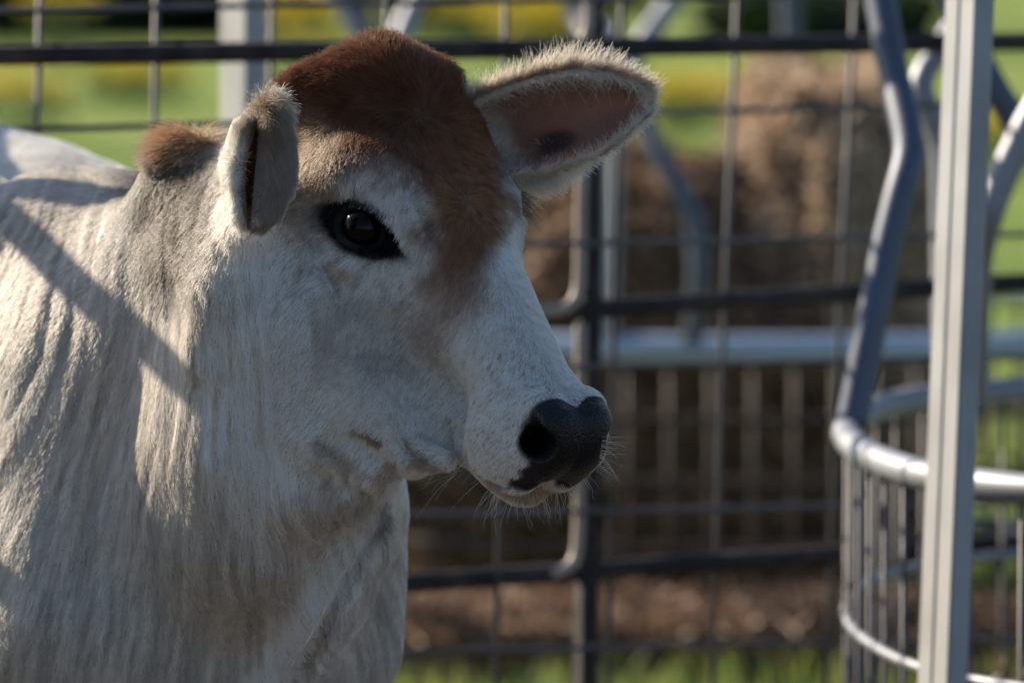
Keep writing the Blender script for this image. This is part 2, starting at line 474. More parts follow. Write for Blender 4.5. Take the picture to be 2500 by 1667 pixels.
COL, EYEM, NOSE = coat(V)
cow = empty('cow', (float(np.median(V[:, 0])), float(np.median(V[:, 1])), 0))
COFF = np.array(cow.location)
tag(cow, 'pale grey young cow with red-brown poll looking right in front of the fence', 'cow')

m_skin, t_, b_ = node_mat('hide')
ca = N(t_, 'ShaderNodeAttribute', attribute_name='coatcol'); sa = N(t_, 'ShaderNodeAttribute', attribute_name='wet')
t_.links.new(ca.outputs['Color'], b_.inputs['Base Color'])
mr = N(t_, 'ShaderNodeMapRange'); t_.links.new(sa.outputs['Fac'], mr.inputs[0]); mr.inputs[3].default_value = .8; mr.inputs[4].default_value = .40
t_.links.new(mr.outputs[0], b_.inputs['Roughness']); b_.inputs['Specular IOR Level'].default_value = .3
tcn = N(t_, 'ShaderNodeTexCoord'); vo = N(t_, 'ShaderNodeTexVoronoi'); vo.inputs['Scale'].default_value = 420
nz = N(t_, 'ShaderNodeTexNoise'); nz.inputs['Scale'].default_value = 160; nz.inputs['Detail'].default_value = 4
t_.links.new(tcn.outputs['Object'], vo.inputs['Vector']); t_.links.new(tcn.outputs['Object'], nz.inputs['Vector'])
mx = N(t_, 'ShaderNodeMath', operation='ADD'); t_.links.new(vo.outputs['Distance'], mx.inputs[0]); t_.links.new(nz.outputs['Fac'], mx.inputs[1])
bp = N(t_, 'ShaderNodeBump'); bp.inputs['Strength'].default_value = .7; bp.inputs['Distance'].default_value = .0012
t_.links.new(mx.outputs[0], bp.inputs['Height']); t_.links.new(bp.outputs[0], b_.inputs['Normal'])

body = mesh_obj('body', V - COFF, P4, m_skin, cow)
def set_attr(o, name, arr, typ, dom='POINT'):
    at_ = o.data.attributes.new(name, typ, dom)
    if typ == 'FLOAT_COLOR':
        c4 = np.ones((len(arr), 4), np.float32); c4[:, :3] = arr; at_.data.foreach_set('color', c4.ravel())
    else: at_.data.foreach_set('value', np.asarray(arr, np.float32))
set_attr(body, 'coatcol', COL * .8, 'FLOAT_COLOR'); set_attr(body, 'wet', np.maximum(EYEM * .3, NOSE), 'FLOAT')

def sphere_mesh(c, r, nu=48, nv=24):
    V_ = []; F_ = []
    for i in range(nv + 1):
        for j in range(nu):
            th = math.pi * i / nv; ph = 2 * math.pi * j / nu
            V_.append(np.array(c) + r * np.array([math.sin(th) * math.cos(ph), math.sin(th) * math.sin(ph), math.cos(th)]))
    for i in range(nv):
        for j in range(nu):
            F_.append((i * nu + j, (i + 1) * nu + j, (i + 1) * nu + (j + 1) % nu, i * nu + (j + 1) % nu))
    return np.array(V_), F_
m_eye, te, be = node_mat('eye_dark'); be.inputs['Base Color'].default_value = (.002, .0015, .0015, 1); be.inputs['Roughness'].default_value = .05; be.inputs['IOR'].default_value = 1.25
for s_ in (-1, 1):
    v_, f_ = sphere_mesh(hp(EYE_C[0], s_ * EYE_C[1] if s_ < 0 else .064, EYE_C[2] - .012 * (s_ > 0)), EYE_R)
    mesh_obj('eye', v_ - COFF, f_, m_eye, cow)
# ------------------------------------------------------------------ ears
def grid_shell(rows, thick_fn):
    """rows (n,m,3): a cupped sheet -> closed shell with real thickness, returns V, F, side (0 inner,1 outer)"""
    A = np.array(rows); n, m, _ = A.shape
    du = np.gradient(A, axis=0); dv = np.gradient(A, axis=1)
    nn = np.cross(du, dv); nn /= np.maximum(np.linalg.norm(nn, axis=2, keepdims=True), 1e-9)
    for _ in range(3): nn[1:-1, 1:-1] = (nn[1:-1, 1:-1] + nn[2:, 1:-1] + nn[:-2, 1:-1] + nn[1:-1, 2:] + nn[1:-1, :-2]) / 5
    nn /= np.maximum(np.linalg.norm(nn, axis=2, keepdims=True), 1e-9)
    th = thick_fn(np.linspace(0, 1, n)[:, None], np.linspace(-1, 1, m)[None, :])
    B = A + nn * th[..., None]
    V_ = np.concatenate([A.reshape(-1, 3), B.reshape(-1, 3)]); o = n * m
    F_ = []
    for i in range(n - 1):
        for j in range(m - 1):
            a = i * m + j
            F_.append((a, a + 1, a + m + 1, a + m)); F_.append((o + a, o + a + m, o + a + m + 1, o + a + 1))
    for i in range(n - 1):
        a = i * m; F_.append((a, a + m, o + a + m, o + a)); a = i * m + m - 1; F_.append((a, o + a, o + a + m, a + m))
    for j in range(m - 1):
        a = j; F_.append((a, o + a, o + a + 1, a + 1)); a = (n - 1) * m + j; F_.append((a, a + 1, o + a + 1, o + a))
    return V_, F_, n, m
def spl(pts, n):
    pts = np.array(pts, float); d = np.r_[0, np.cumsum(np.linalg.norm(np.diff(pts, axis=0), axis=1))]; t = np.linspace(0, d[-1], n)
    r = np.stack([np.interp(t, d, pts[:, k]) for k in range(pts.shape[1])], 1)
    for _ in range(max(2, n // 14)): r[1:-1] = (r[:-2] + 2 * r[1:-1] + r[2:]) / 4
    return r
m_ear, t_, b_ = node_mat('ear_skin')
ca = N(t_, 'ShaderNodeAttribute', attribute_name='coatcol'); t_.links.new(ca.outputs['Color'], b_.inputs['Base Color'])
b_.inputs['Roughness'].default_value = .7
tr = N(t_, 'ShaderNodeBsdfTranslucent'); hs_ = N(t_, 'ShaderNodeHueSaturation'); hs_.inputs['Saturation'].default_value = 1.5; hs_.inputs['Value'].default_value = 1.6; t_.links.new(ca.outputs['Color'], hs_.inputs['Color']); t_.links.new(hs_.outputs[0], tr.inputs['Color'])
ms = N(t_, 'ShaderNodeMixShader'); ms.inputs[0].default_value = .22
out = t_.nodes['Material Output']
t_.links.new(b_.outputs[0], ms.inputs[1]); t_.links.new(tr.outputs[0], ms.inputs[2]); t_.links.new(ms.outputs[0], out.inputs['Surface'])

n_, m_n = 70, 40
# far ear: a leaf, cup open towards the front
Uu = spl([at(1120, 285, .16), at(1175, 250, .16), at(1228, 226, .155), at(1310, 197, .14), at(1405, 178, .13), at(1475, 184, .13), at(1535, 200, .13), at(1580, 222, .135), at(1592, 240, .14)], n_)
Bb = spl([at(1215, 440, .14), at(1262, 432, .13), at(1326, 424, .115), at(1405, 394, .11), at(1453, 374, .11), at(1495, 347, .115), at(1545, 305, .125), at(1580, 275, .135), at(1594, 255, .14)], n_)
rows = []
for i in range(n_):
    t = i / (n_ - 1); row = []
    cup = .052 * (1 - t) ** .5 * min(1, .6 + t * 2) + .002
    for j in range(m_n):
        v = -1 + 2 * j / (m_n - 1); q = (v + 1) / 2
        p = Bb[i] * (1 - q) + Uu[i] * q
        dep = cup * max(0, 1 - abs(v) ** 2.2) ** .8
        # the deep canal lies near the lower edge at the base
        dep += .022 * math.exp(-((v + .45) / .30) ** 2) * math.exp(-((t - .30) / .18) ** 2)
        row.append(p + FW * dep)
    rows.append(row)
FV, FF, fn_, fm_ = grid_shell(rows, lambda t, v: -(.0045 + .004 * ss(v, .2, 1) * (1 - t)) * np.ones((n_, m_n)))
# near ear: swept back, an upright nearly closed funnel
anch = proj(surf(700, 430)[None])[0, 2]; anch = min(anch, -.014) - .014
print('near ear depth', anch)
ys = [248, 262, 285, 320, 387, 428, 457, 520, 556, 575, 582]
xl = [650, 622, 596, 566, 542, 543, 552, 562, 582, 600, 612]
xr = [676, 690, 702, 714, 722, 722, 718, 690, 655, 632, 622]
xs = [640, 634, 628, 622, 612, 607, 605, 604, 607, 614, 622]
rows = []
for i in range(n_):
    t = i / (n_ - 1); y = 248 + (556 - 248) * t
    l_, r_, s_ = np.interp(y, ys, xl), np.interp(y, ys, xr), np.interp(y, ys, xs)
    gp = 6 + 12 * math.sin(math.pi * min(1, max(0, (y - 300) / 250))) ** .7
    cx_, a_ = (l_ + r_) / 2, (r_ - l_) / 2
    row = []
    for j in range(m_n):
        v = -1 + 2 * j / (m_n - 1)
        # angle runs from the left rim of the slit round the back to its right rim
        th0 = math.acos(np.clip((s_ - gp - cx_) / a_, -1, 1)); th1 = math.acos(np.clip((s_ + gp - cx_) / a_, -1, 1))
        th = -th0 - (2 * math.pi - th0 + th1) * (v + 1) / 2 if False else th0 + (2 * math.pi - th0 + th1) * (v + 1) / 2
        x = cx_ + a_ * math.cos(th); dz = -math.sin(th)
        fr = .042 if dz < 0 else .040
        p = at(x, y, anch - .000 + dz * fr * min(1, a_ / 60) - .012)
        # the rims curl inwards
        curl = max(0, abs(v) - .86) / .14
        p = p + FW * (.016 * curl ** 1.5) + EX * ((.002 if v < 0 else .000) * curl)
        row.append(p)
    rows.append(row)
NV_, NF_, _, _ = grid_shell(rows, lambda t, v: .0040 * np.ones((n_, m_n)))
ears = []
for nm, (EV, EF) in {'far': (FV, FF), 'near': (NV_, NF_)}.items():
    o = mesh_obj('ear', EV - COFF, EF, m_ear, cow)
    half = len(EV) // 2
    tt = np.tile(np.repeat(np.linspace(0, 1, n_), m_n), 2); vv = np.tile(np.tile(np.linspace(-1, 1, m_n), n_), 2)
    side = np.r_[np.zeros(half), np.ones(half)]
    ears.append((nm, o, EV, EF, tt, vv, side))
# ear colours: inner skin pinkish brown, dark canal, pale outside
for nm, o, EV, EF, tt, vv, side in ears:
    c = np.tile(np.array([.58, .52, .44]), (len(EV), 1))
    if nm == 'far':
        inn = (side == 0)
        m = inn * ss(tt, .10, .25) * (1 - ss(np.abs(vv), .97, 1.0)) * (1 - ss(tt, .85, .97)); c = mixc(c, m * .9, (.30, .115, .065))
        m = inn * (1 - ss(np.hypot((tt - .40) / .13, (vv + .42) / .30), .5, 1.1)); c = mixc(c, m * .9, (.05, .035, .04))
        m = inn * (1 - ss(np.abs(vv + .88), .03, .14)) * (1 - ss(tt, .45, .65)); c = mixc(c, m * .85, (.55, .15, .07))  # red of sunlight glowing through the lower edge, painted on
    else:
        m = (side == 1) * 1.0; c = mixc(c, m * .95, (.06, .03, .02))
        m = (side == 1) * ss(tt, .80, .86) * 1.0; c = mixc(c, m * .9, (.60, .12, .03))  # painted backlight red low in the slit
        m = (side == 0) * ss(vv, .2, .5); c = mixc(c, m * .8, (.17, .13, .10))
    set_attr(o, 'coatcol', c, 'FLOAT_COLOR')
# ------------------------------------------------------------------ hair
m_hair, t_, _b = node_mat('coat_hair'); t_.nodes.remove(_b)
hb = N(t_, 'ShaderNodeBsdfHairPrincipled'); hb.model = 'CHIANG'; hb.parametrization = 'COLOR'
hb.inputs['Roughness'].default_value = .42; hb.inputs['IOR'].default_value = 1.38; hb.inputs['Radial Roughness'].default_value = .55
for nm_ in ('Random Roughness',): hb.inputs[nm_].default_value = .2
ha = N(t_, 'ShaderNodeAttribute', attribute_name='hcol')
t_.links.new(ha.outputs['Color'], hb.inputs['Color']); 
df = N(t_, 'ShaderNodeBsdfDiffuse'); tl = N(t_, 'ShaderNodeBsdfTranslucent'); t_.links.new(ha.outputs['Color'], df.inputs['Color']); t_.links.new(ha.outputs['Color'], tl.inputs['Color'])
h1 = N(t_, 'ShaderNodeMixShader'); h1.inputs[0].default_value = .28; t_.links.new(df.outputs[0], h1.inputs[1]); t_.links.new(tl.outputs[0], h1.inputs[2])
h2_ = N(t_, 'ShaderNodeMixShader'); h2_.inputs[0].default_value = .22; t_.links.new(h1.outputs[0], h2_.inputs[1]); t_.links.new(hb.outputs[0], h2_.inputs[2])
t_.links.new(h2_.outputs[0], t_.nodes['Material Output'].inputs['Surface'])

def grow(name, V, NR, TRI, AREA, dens, field, mat=None, k=4, parent=None, seed=1, root_sink=.0006):
    """scatter hairs; dens per triangle (hairs per m2); field(P, N) -> dir(n,3), length(n), lift(n), colour(n,3), radius(n), curl(n)"""
    g = np.random.default_rng(seed)
    wts = AREA * dens; tot = wts.sum(); n = int(tot)
    if n < 2: return None
    ti = g.choice(len(TRI), n, p=wts / tot)
    a, b = g.random(n), g.random(n); fl = a + b > 1; a[fl], b[fl] = 1 - a[fl], 1 - b[fl]
    T = TRI[ti]; P = V[T[:, 0]] * (1 - a - b)[:, None] + V[T[:, 1]] * a[:, None] + V[T[:, 2]] * b[:, None]
    Nn = NR[T[:, 0]] * (1 - a - b)[:, None] + NR[T[:, 1]] * a[:, None] + NR[T[:, 2]] * b[:, None]
    Nn /= np.maximum(np.linalg.norm(Nn, axis=1, keepdims=True), 1e-9)
    D, Ln, lift, C, R, curl = field(P, Nn, g)
    keep = Ln > .0008
    P, Nn, D, Ln, lift, C, R, curl = [x[keep] for x in (P, Nn, D, Ln, lift, C, R, curl)]; n = len(P)
    D = D - Nn * np.sum(D * Nn, 1, keepdims=True); D /= np.maximum(np.linalg.norm(D, axis=1, keepdims=True), 1e-9)
    if name == 'coat':          # comb the hairs clear of hollows
        dn = np.concatenate([eval_pts(P[i:i + 100000] + (D * Ln[:, None])[i:i + 100000]) - eval_pts(P[i:i + 100000]) for i in range(0, n, 100000)])
        lift = np.maximum(lift, np.arcsin(np.clip((.0022 - dn) / (Ln * .58), 0, .9)))
    B = np.cross(Nn, D)
    Ln = Ln * g.uniform(.7, 1.25, n)
    ca_, sa_ = np.cos(lift), np.sin(lift)
    pts = []
    ph = g.uniform(0, 6.28, n)
    for i in range(k):
        t = i / (k - 1)
        up = sa_ * (t - .45 * t * t) * Ln
        al = (ca_ * t + sa_ * .25 * t * t) * Ln
        sw = curl * Ln * t * t
        p = P - Nn * root_sink + D * al[:, None] + Nn * up[:, None] + B * (sw * np.sin(ph))[:, None] + Nn * (np.abs(sw) * .3 * np.cos(ph))[:, None]
        pts.append(p)
    Pt = np.stack(pts, 1)
    Rr = R[:, None] * np.linspace(1, .35, k)[None]
    print(name, n)
    return hair_obj(name, Pt - COFF, Rr, C, mat or m_hair, parent or body)

def body_dir(P):
    H_ = to_head(P); f, l, n = H_.T; al = np.abs(l); sg = np.tanh(l / .016)
    pj = proj(P); px, py = pj[:, 0], pj[:, 1]
    rad = np.hypot(px - 540, py + 150)
    fan = EX[None] * ((px - 540) / rad)[:, None] - UP[None] * ((py + 150) / rad)[:, None] + np.outer(ss(pj[:, 2], .4, .8), BA) * .8
    head = ss(f, -.32, -.26) * ss(n, -.27, -.20) * ss(px + (al < .12) * 60, 600, 720)
    topw = ss(n, -.06, -.02)
    face = HN[None] * -(.85 - .5 * topw)[:, None] + HL[None] * (sg * (.15 + .45 * topw))[:, None] + HF[None] * (.15 + .55 * topw)[:, None]
    for (f0, l0), s_, sw in (((-.112, .002), .055, .5), ((.004, -.004), .030, -.5)):
        dx, dy = f - f0, l - l0; r = np.hypot(dx, dy) + 1e-4
        rv = HF[None] * (dx / r)[:, None] + HL[None] * (dy / r)[:, None]
        tv = HF[None] * (-dy / r)[:, None] + HL[None] * (dx / r)[:, None]
        w_ = (np.exp(-(r / s_) ** 2) * (n > -.06) * 3)[:, None]
        face = face + (rv + tv * sw) * w_
    # above the upper whorl the hair runs up and out over the poll
    w_ = ss(-f, .115, .15)[:, None]
    face = face * (1 - w_) + (HF[None] * -.75 + HL[None] * (sg * np.minimum(1, al / .03) * .9)[:, None] * 1.0 + HN[None] * -.1) * w_
    # round the eye
    q = np.stack([f, al, n], 1) - EYE_C; 
    D = face * head[:, None] + fan * (1 - head)[:, None]
    return D, head, H_, pj
def body_field(P, Nn, g):
    n = len(P)
    D, head, H_, pj = body_dir(P)
    f, l, nn = H_.T; al = np.abs(l); px, py = pj[:, 0], pj[:, 1]
    C, eyem, nose = coat(P)
    jit = .17
    D = D / np.maximum(np.linalg.norm(D, axis=1, keepdims=True), 1e-9)
    D = D + np.stack([noise(P, 55, s_) for s_ in (11, 12, 13)], 1) * (.20 + .25 * (head * (f < .02)))[:, None] + g.normal(0, .12, (n, 3))
    Ln = np.full(n, .0125)
    fore = head * (nn > -.09) * (1 - ss(f, .02, .10))
    Ln = Ln + .003 * fore
    Ln = np.where(head > .5, np.interp(f, [-.22, -.14, -.05, .1, .2, .26], [.020, .016, .012, .0095, .0075, .005]), Ln)
    Ln = Ln * np.where(head > .5, 1 - .35 * ss(-nn, .03, .10) * 0, 1)
    lift = np.full(n, .26) + .12 * fore + .25 * ss(-f, .13, .2) * head
    lift = lift - .03 + noise(P, 80, 21) * .05
    tuft = ss(-f, .175, .205) * head; curl = np.full(n, .12) + .3 * ss(-f, .12, .18) * head + .35 * tuft; lift = lift + .22 * tuft * g.random(n); Ln = Ln * (1 + .05 * tuft)
    # crest tuft
    m = (1 - ss(np.hypot((px - 430) / 110, (py - 345) / 52) + .2 * noise(P, 30, 61), .3, 1.15)) * (pj[:, 2] < .45)
    Ln = Ln + .026 * m * (.6 + .8 * g.random(n)); lift = lift + 1.05 * m
    C = mixc(C, m * .5 * (Ln > 0), (.30, .16, .065))
    # tufts on the neck behind the ear
    m = (1 - ss(np.hypot((px - 500) / 90, (py - 520) / 170), .4, 1.1)) * (1 - head)
    Ln = Ln + .010 * m; curl = curl + .15 * m
    nk = (1 - head); Ln = Ln + nk * .003
    # no hair on leather or on the skin round the eye
    Ln = Ln * (1 - .6 * np.clip(eyem, 0, 1)); Ln = np.where(nose > .25, 0, Ln); Ln = np.where(eyem > .35, .0045, Ln); Ln = np.where((nn - EYE_C[2] > 0) & (eyem < .3) & (np.linalg.norm(np.stack([f, al, nn], 1) - EYE_C, axis=1) < .040), Ln * .45, Ln)
    q = np.stack([f, al, nn], 1) - EYE_C
    Ln = np.where((np.linalg.norm(q, axis=1) < EYE_R + .0065), 0, Ln)
    br = 1 + (.30 * noise(P, 160, 31) + .40 * noise(P, 480, 32) + .55 * (g.random(n) - .5)) * (1 - .5 * head * (f > .03) - .68 * (1 - head))
    # streaks on the neck, elongated down the folds
    ang = np.arctan2(px - 540, py + 150); rad = np.hypot(px - 540, py + 150)
    br = br + (1 - head) * (.20 * noise(np.stack([ang * 130, rad * .006, ang * 0], 1), 1, 3) + .22 * noise(np.stack([ang * 330, rad * .012, ang * 0], 1), 1, 6))
    C = np.clip(C * br[:, None] * 1.85, .004, .90)
    R = np.full(n, .00030) * g.uniform(.7, 1.3, n); R = R * np.where(head > .5, .85, 1.1)
    return D, Ln, lift, C, R, curl
DENS = .55
tc = V[TRI].mean(1); tn = NR[TRI].mean(1); pt = proj(tc); ht = to_head(tc)
toc = (CAM - tc); toc /= np.linalg.norm(toc, axis=1, keepdims=True)
fac = np.sum(tn * toc, 1)
vis = (fac > -.35) & (pt[:, 0] > -160) & (pt[:, 0] < 1700) & (pt[:, 1] < 1800)
isH = (ht[:, 0] > -.27) & (np.abs(ht[:, 1]) < .14) & (ht[:, 2] > -.26)
d_ = np.where(isH, 1.9e6, 1.1e6) * vis
d_ = np.where(pt[:, 2] > .6, 3.5e5 * vis, d_)
d_ = d_ * (tc[:, 1] < 1.6) * DENS
grow('coat', V, NR, TRI, AREA, d_, body_field, seed=5)

# ---- ear hair ----
def ear_grow(E, seed):
    nm, o, EV, EF, tt, vv, side = E
    NE, TE, AE = vnormals(EV, EF)
    cen = EV.mean(0)
    tce = TE
    tm, vm, sm = tt[TE].mean(1), vv[TE].mean(1), side[TE].mean(1)
    # along axis direction per vertex
    half = len(EV) // 2
    G = EV.reshape(2, n_, m_n, 3); dax = np.gradient(G, axis=1).reshape(-1, 3); dax /= np.maximum(np.linalg.norm(dax, axis=1, keepdims=True), 1e-9)
    dv = np.gradient(G, axis=2).reshape(-1, 3); dv /= np.maximum(np.linalg.norm(dv, axis=1, keepdims=True), 1e-9)
    from mathutils.kdtree import KDTree
    kd = KDTree(len(EV))
    for i, p in enumerate(EV): kd.insert(p, i)
    kd.balance()
    def field(P, Nn, g):
        n = len(P); ix = np.array([kd.find(p)[1] for p in P])
        t_e, v_e, s_e = tt[ix], vv[ix], side[ix]
        A, Bv = dax[ix], dv[ix]
        edge = ss(np.abs(v_e), .94, .995) + ss(t_e, .9, 1) * (nm == 'far')
        edge = np.clip(edge, 0, 1)
        inner = (s_e == 0) if nm == 'far' else (s_e == 1)
        D = A * 1.0
        if nm == 'far':
            out_ = Bv * np.sign(v_e)[:, None]
            D = np.where(inner[:, None], A * .9 + out_ * (.15 + .9 * ss(np.abs(v_e), .4, .9))[:, None] - FW * .2, A * .8 + out_ * .8)
            D = D + edge[:, None] * out_ * .8
            Ln = np.where(inner, .018 * (1 - .5 * t_e) + .006 * (v_e > .2), .014); Ln = Ln + .001 * edge + .007 * edge * (v_e > 0) * (1 - ss(np.abs(t_e - .55), .12, .3)) + .012 * (v_e < -.7) * (1 - ss(t_e, .2, .6)) * edge
            lift = np.where(inner, .45, .30) + .30 * edge * g.random(n)
            C = np.where(inner[:, None], np.array([.37, .21, .14]), np.array([.88, .84, .74]))
            up_ = inner * np.clip(ss(v_e, .25, .7) + (1 - ss(t_e, .16, .36)), 0, 1); C = mixc(C, up_ * .8, (.47, .38, .31)); Ln = Ln + .005 * up_
            C = np.where((edge > .35)[:, None], np.array([.80, .72, .60]), C)
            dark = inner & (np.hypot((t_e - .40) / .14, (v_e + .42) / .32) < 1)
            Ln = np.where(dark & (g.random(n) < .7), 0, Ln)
            redl = inner & (np.abs(v_e + .85) < .12) & (t_e < .55); Ln = np.where(redl & (g.random(n) < .8), 0, Ln)
        else:
            D = np.where((s_e == 0)[:, None], A * (-.9) * np.sign(.45 - t_e)[:, None] * ss(np.abs(.45 - t_e), .0, .1)[:, None] - Bv * np.sign(v_e)[:, None] * .25 - EX * .25, A * -.6 + Bv * np.sign(v_e)[:, None])
            D = np.where(((s_e == 0) & (v_e > .2))[:, None], A * .8 + UP * -.3 + EX * .3, D)
            Ln = np.full(n, .012) - .004 * edge + .010 * (1 - ss(t_e, .0, .12))
            Ln = np.where((s_e == 1) & (np.abs(v_e) < .7), .004, Ln)
            lift = np.full(n, .35) + .25 * edge + .5 * (1 - ss(t_e, .0, .15))
            C = np.tile(np.array([.92, .88, .79]), (n, 1))
            C = mixc(C, (s_e == 0) * ss(v_e, .30, .60) * .88, (.26, .205, .165))
            C = mixc(C, ss(-v_e, .94, .98) * .8, (.40, .31, .21)); C = mixc(C, ss(np.abs(v_e), .62, .8) * (1 - ss(t_e, .25, .45)) * .8, (.26, .18, .12)); C = mixc(C, (s_e == 1) * 1.0, (.09, .06, .045))
            C = mixc(C, (s_e == 0) * (1 - ss(t_e, .04, .22)) * (v_e > -.2) * .5, (.40, .30, .20))
        D = D + g.normal(0, 1, (n, 3)) * (.22 + .35 * edge)[:, None] + np.stack([noise(P, 70, s_) for s_ in (41, 42, 43)], 1) * .5
        C = np.clip(C * (1 + .2 * noise(P, 260, 51) + .25 * (g.random(n) - .5))[:, None], .01, .93)
        R = np.full(n, .00024) * g.uniform(.7, 1.3, n)
        return D, Ln, lift, C, R, np.full(n, .25)
    dens = np.full(len(TE), 1.5e6) * DENS
    if nm == 'far':
        inn = (sm < .01); dens = np.where(inn, (3.2e5 + 9e5 * np.clip(ss(vm, .25, .7) + (1 - ss(tm, .16, .36)), 0, 1)) * DENS, dens)
        dens = np.where(np.abs(vm) > .9, 2.0e6 * DENS, dens)
    else: dens = np.where(sm > .9, 4e5 * DENS, dens)
    return grow('ear_fur', EV, NE, TE, AE, dens, field, parent=o, seed=seed, k=5)
for q, E in enumerate(ears): ear_grow(E, 60 + q)

# ---- long hairs: whiskers on lips and chin, lashes, fringe under the far ear ----
def strands(name, roots, dirs, Ls, rad, col, curl=.3, k=7, droop=.25, seed=9, parent=None):
    g = np.random.default_rng(seed); n = len(roots); roots = np.array(roots); dirs = np.array(dirs, float)
    dirs /= np.linalg.norm(dirs, axis=1, keepdims=True); Ls = np.array(Ls)
    side = g.normal(0, 1, (n, 3)); side -= dirs * np.sum(side * dirs, 1, keepdims=True)
    side /= np.linalg.norm(side, axis=1, keepdims=True)
    P = np.stack([roots + dirs * (Ls * t)[:, None] + side * (Ls * curl * t * t * g.uniform(.2, 1, n))[:, None] + np.array([0, 0, -1.0]) * (Ls * droop * t * t)[:, None] for t in np.linspace(0, 1, k)], 1)
    R = rad * np.linspace(1, .3, k)[None] * g.uniform(.7, 1.2, n)[:, None]
    return hair_obj(name, P - COFF, R, np.array(col) * g.uniform(.8, 1.2, (n, 1)), m_hair, parent or body)
g = np.random.default_rng(77)
roots, dirs, Ls = [], [], []
for i in range(60):                                  # chin
    px = g.uniform(1195, 1400); py = np.interp(px, [1195, 1253, 1322, 1400], [1196, 1222, 1212, 1184]) - g.uniform(0, 14)
    roots.append(surf(px, py)); dirs.append(EX * (px - 1300) / 160 + UP * -1 + FW * g.uniform(-.5, .5) + g.normal(0, .25, 3)); Ls.append(g.uniform(.008, .032))
for i in range(36):                                   # upper lip, far side
    t = g.random(); px, py = np.interp(t, [0, .4, .8, 1], [1470, 1466, 1455, 1420]), np.interp(t, [0, .4, .8, 1], [1060, 1110, 1150, 1170])
    roots.append(surf(px, py)); dirs.append(EX * 1 + UP * (.15 - t * 1.0) + FW * g.uniform(-.2, .6) + g.normal(0, .22, 3)); Ls.append(g.uniform(.008, .028))
for i in range(20):                                   # near lip
    px = g.uniform(1110, 1260); py = g.uniform(1020, 1160)
    roots.append(surf(px, py)); dirs.append(EX * -1.0 + UP * -.55 + FW * -.3 + g.normal(0, .18, 3)); Ls.append(g.uniform(.02, .055))
strands('whiskers', roots, dirs, Ls, .00016, (.7, .65, .55), .30, seed=3)
roots, dirs, Ls = [], [], []
for i in range(26):                                   # lashes of the near eye
    t = g.random(); px, py = np.interp(t, [0, .5, 1], [808, 862, 950]), np.interp(t, [0, .5, 1], [520, 478, 512])
    roots.append(surf(px, py) + FW * .002); dirs.append(EX * (-.9 + t) + UP * -.55 + FW * -.5 + g.normal(0, .1, 3)); Ls.append(g.uniform(.008, .016))
strands('eyelashes', roots, dirs, Ls, .00028, (.03, .025, .02), .2, droop=.1, seed=4)
roots, dirs, Ls = [], [], []
for i in range(90):                                   # lashes of the far eye
    t = g.random(); px, py = np.interp(t, [0, 1], [1272, 1276]), np.interp(t, [0, 1], [462, 525])
    roots.append(at(px, py, .07 + g.uniform(-.01, .01))); dirs.append(EX * 1 + UP * -(.25 + .4 * t) + g.normal(0, .2, 3)); Ls.append(g.uniform(.012, .026))
strands('eyelashes', roots, dirs, Ls, .00028, (.16, .12, .07), .35, seed=5)
roots, dirs, Ls = [], [], []
for i in range(420):                                  # fringe below the far ear
    t = g.random(); px, py = np.interp(t, [0, 1], [1250, 1400]), np.interp(t, [0, 1], [436, 405])
    roots.append(at(px, py, .13 + g.uniform(-.01, .012))); dirs.append(EX * g.uniform(.2, 1.0) + UP * -1 + g.normal(0, .25, 3)); Ls.append(g.uniform(.012, .042) * (1 - .5 * t))
strands('ear_fringe', roots, dirs, Ls, .00028, (.80, .70, .52), .4, droop=.0, seed=6, parent=ears[0][1])
# ------------------------------------------------------------------ ground, field, steelwork, hay
def steel(name, col, rough=.45, metal=.0, spots=.25, sc=14, dark=(.08, .06, .05)):
    m, t, b = node_mat(name)
    tc_ = N(t, 'ShaderNodeTexCoord'); a_ = N(t, 'ShaderNodeTexNoise'); a_.inputs['Scale'].default_value = sc; a_.inputs['Detail'].default_value = 6
    r_ = N(t, 'ShaderNodeValToRGB'); r_.color_ramp.elements[0].position = .42; r_.color_ramp.elements[1].position = .68
    r_.color_ramp.elements[0].color = (*col, 1); k_ = [c * (1 - spots) + d * spots for c, d in zip(col, dark)]
    r_.color_ramp.elements[1].color = (*k_, 1)
    t.links.new(tc_.outputs['Object'], a_.inputs['Vector']); t.links.new(a_.outputs['Fac'], r_.inputs[0]); t.links.new(r_.outputs[0], b.inputs['Base Color'])
    b.inputs['Roughness'].default_value = rough; b.inputs['Metallic'].default_value = metal
    return m
M_dark = steel('dark_pipe', (.007, .0065, .008), .75, 0, .5, 20)
M_wire = steel('grey_wire', (.095, .095, .10), .55, .2, .3, 30)
M_bluep = steel('pale_blue_pipe', (.42, .50, .62), .4, .25, .2, 14, (.3, .25, .2))
M_galv = steel('galvanised_pipe', (.27, .29, .33), .5, .35, .25, 18, (.25, .2, .17))
M_rust = steel('rusty_wire', (.05, .042, .038), .65, 0, .4, 25, (.12, .05, .02))
M_post = steel('painted_post', (.34, .35, .36), .5, .2, .2, 9)
M_navy = steel('blue_grey_pipe', (.08, .105, .155), .5, .2, .3, 12)
M_tan = steel('sunlit_tan', (.36, .31, .27), .5, .1, .4, 16, (.2, .11, .06))  # pale tan carries the sunlight on the upright's left face

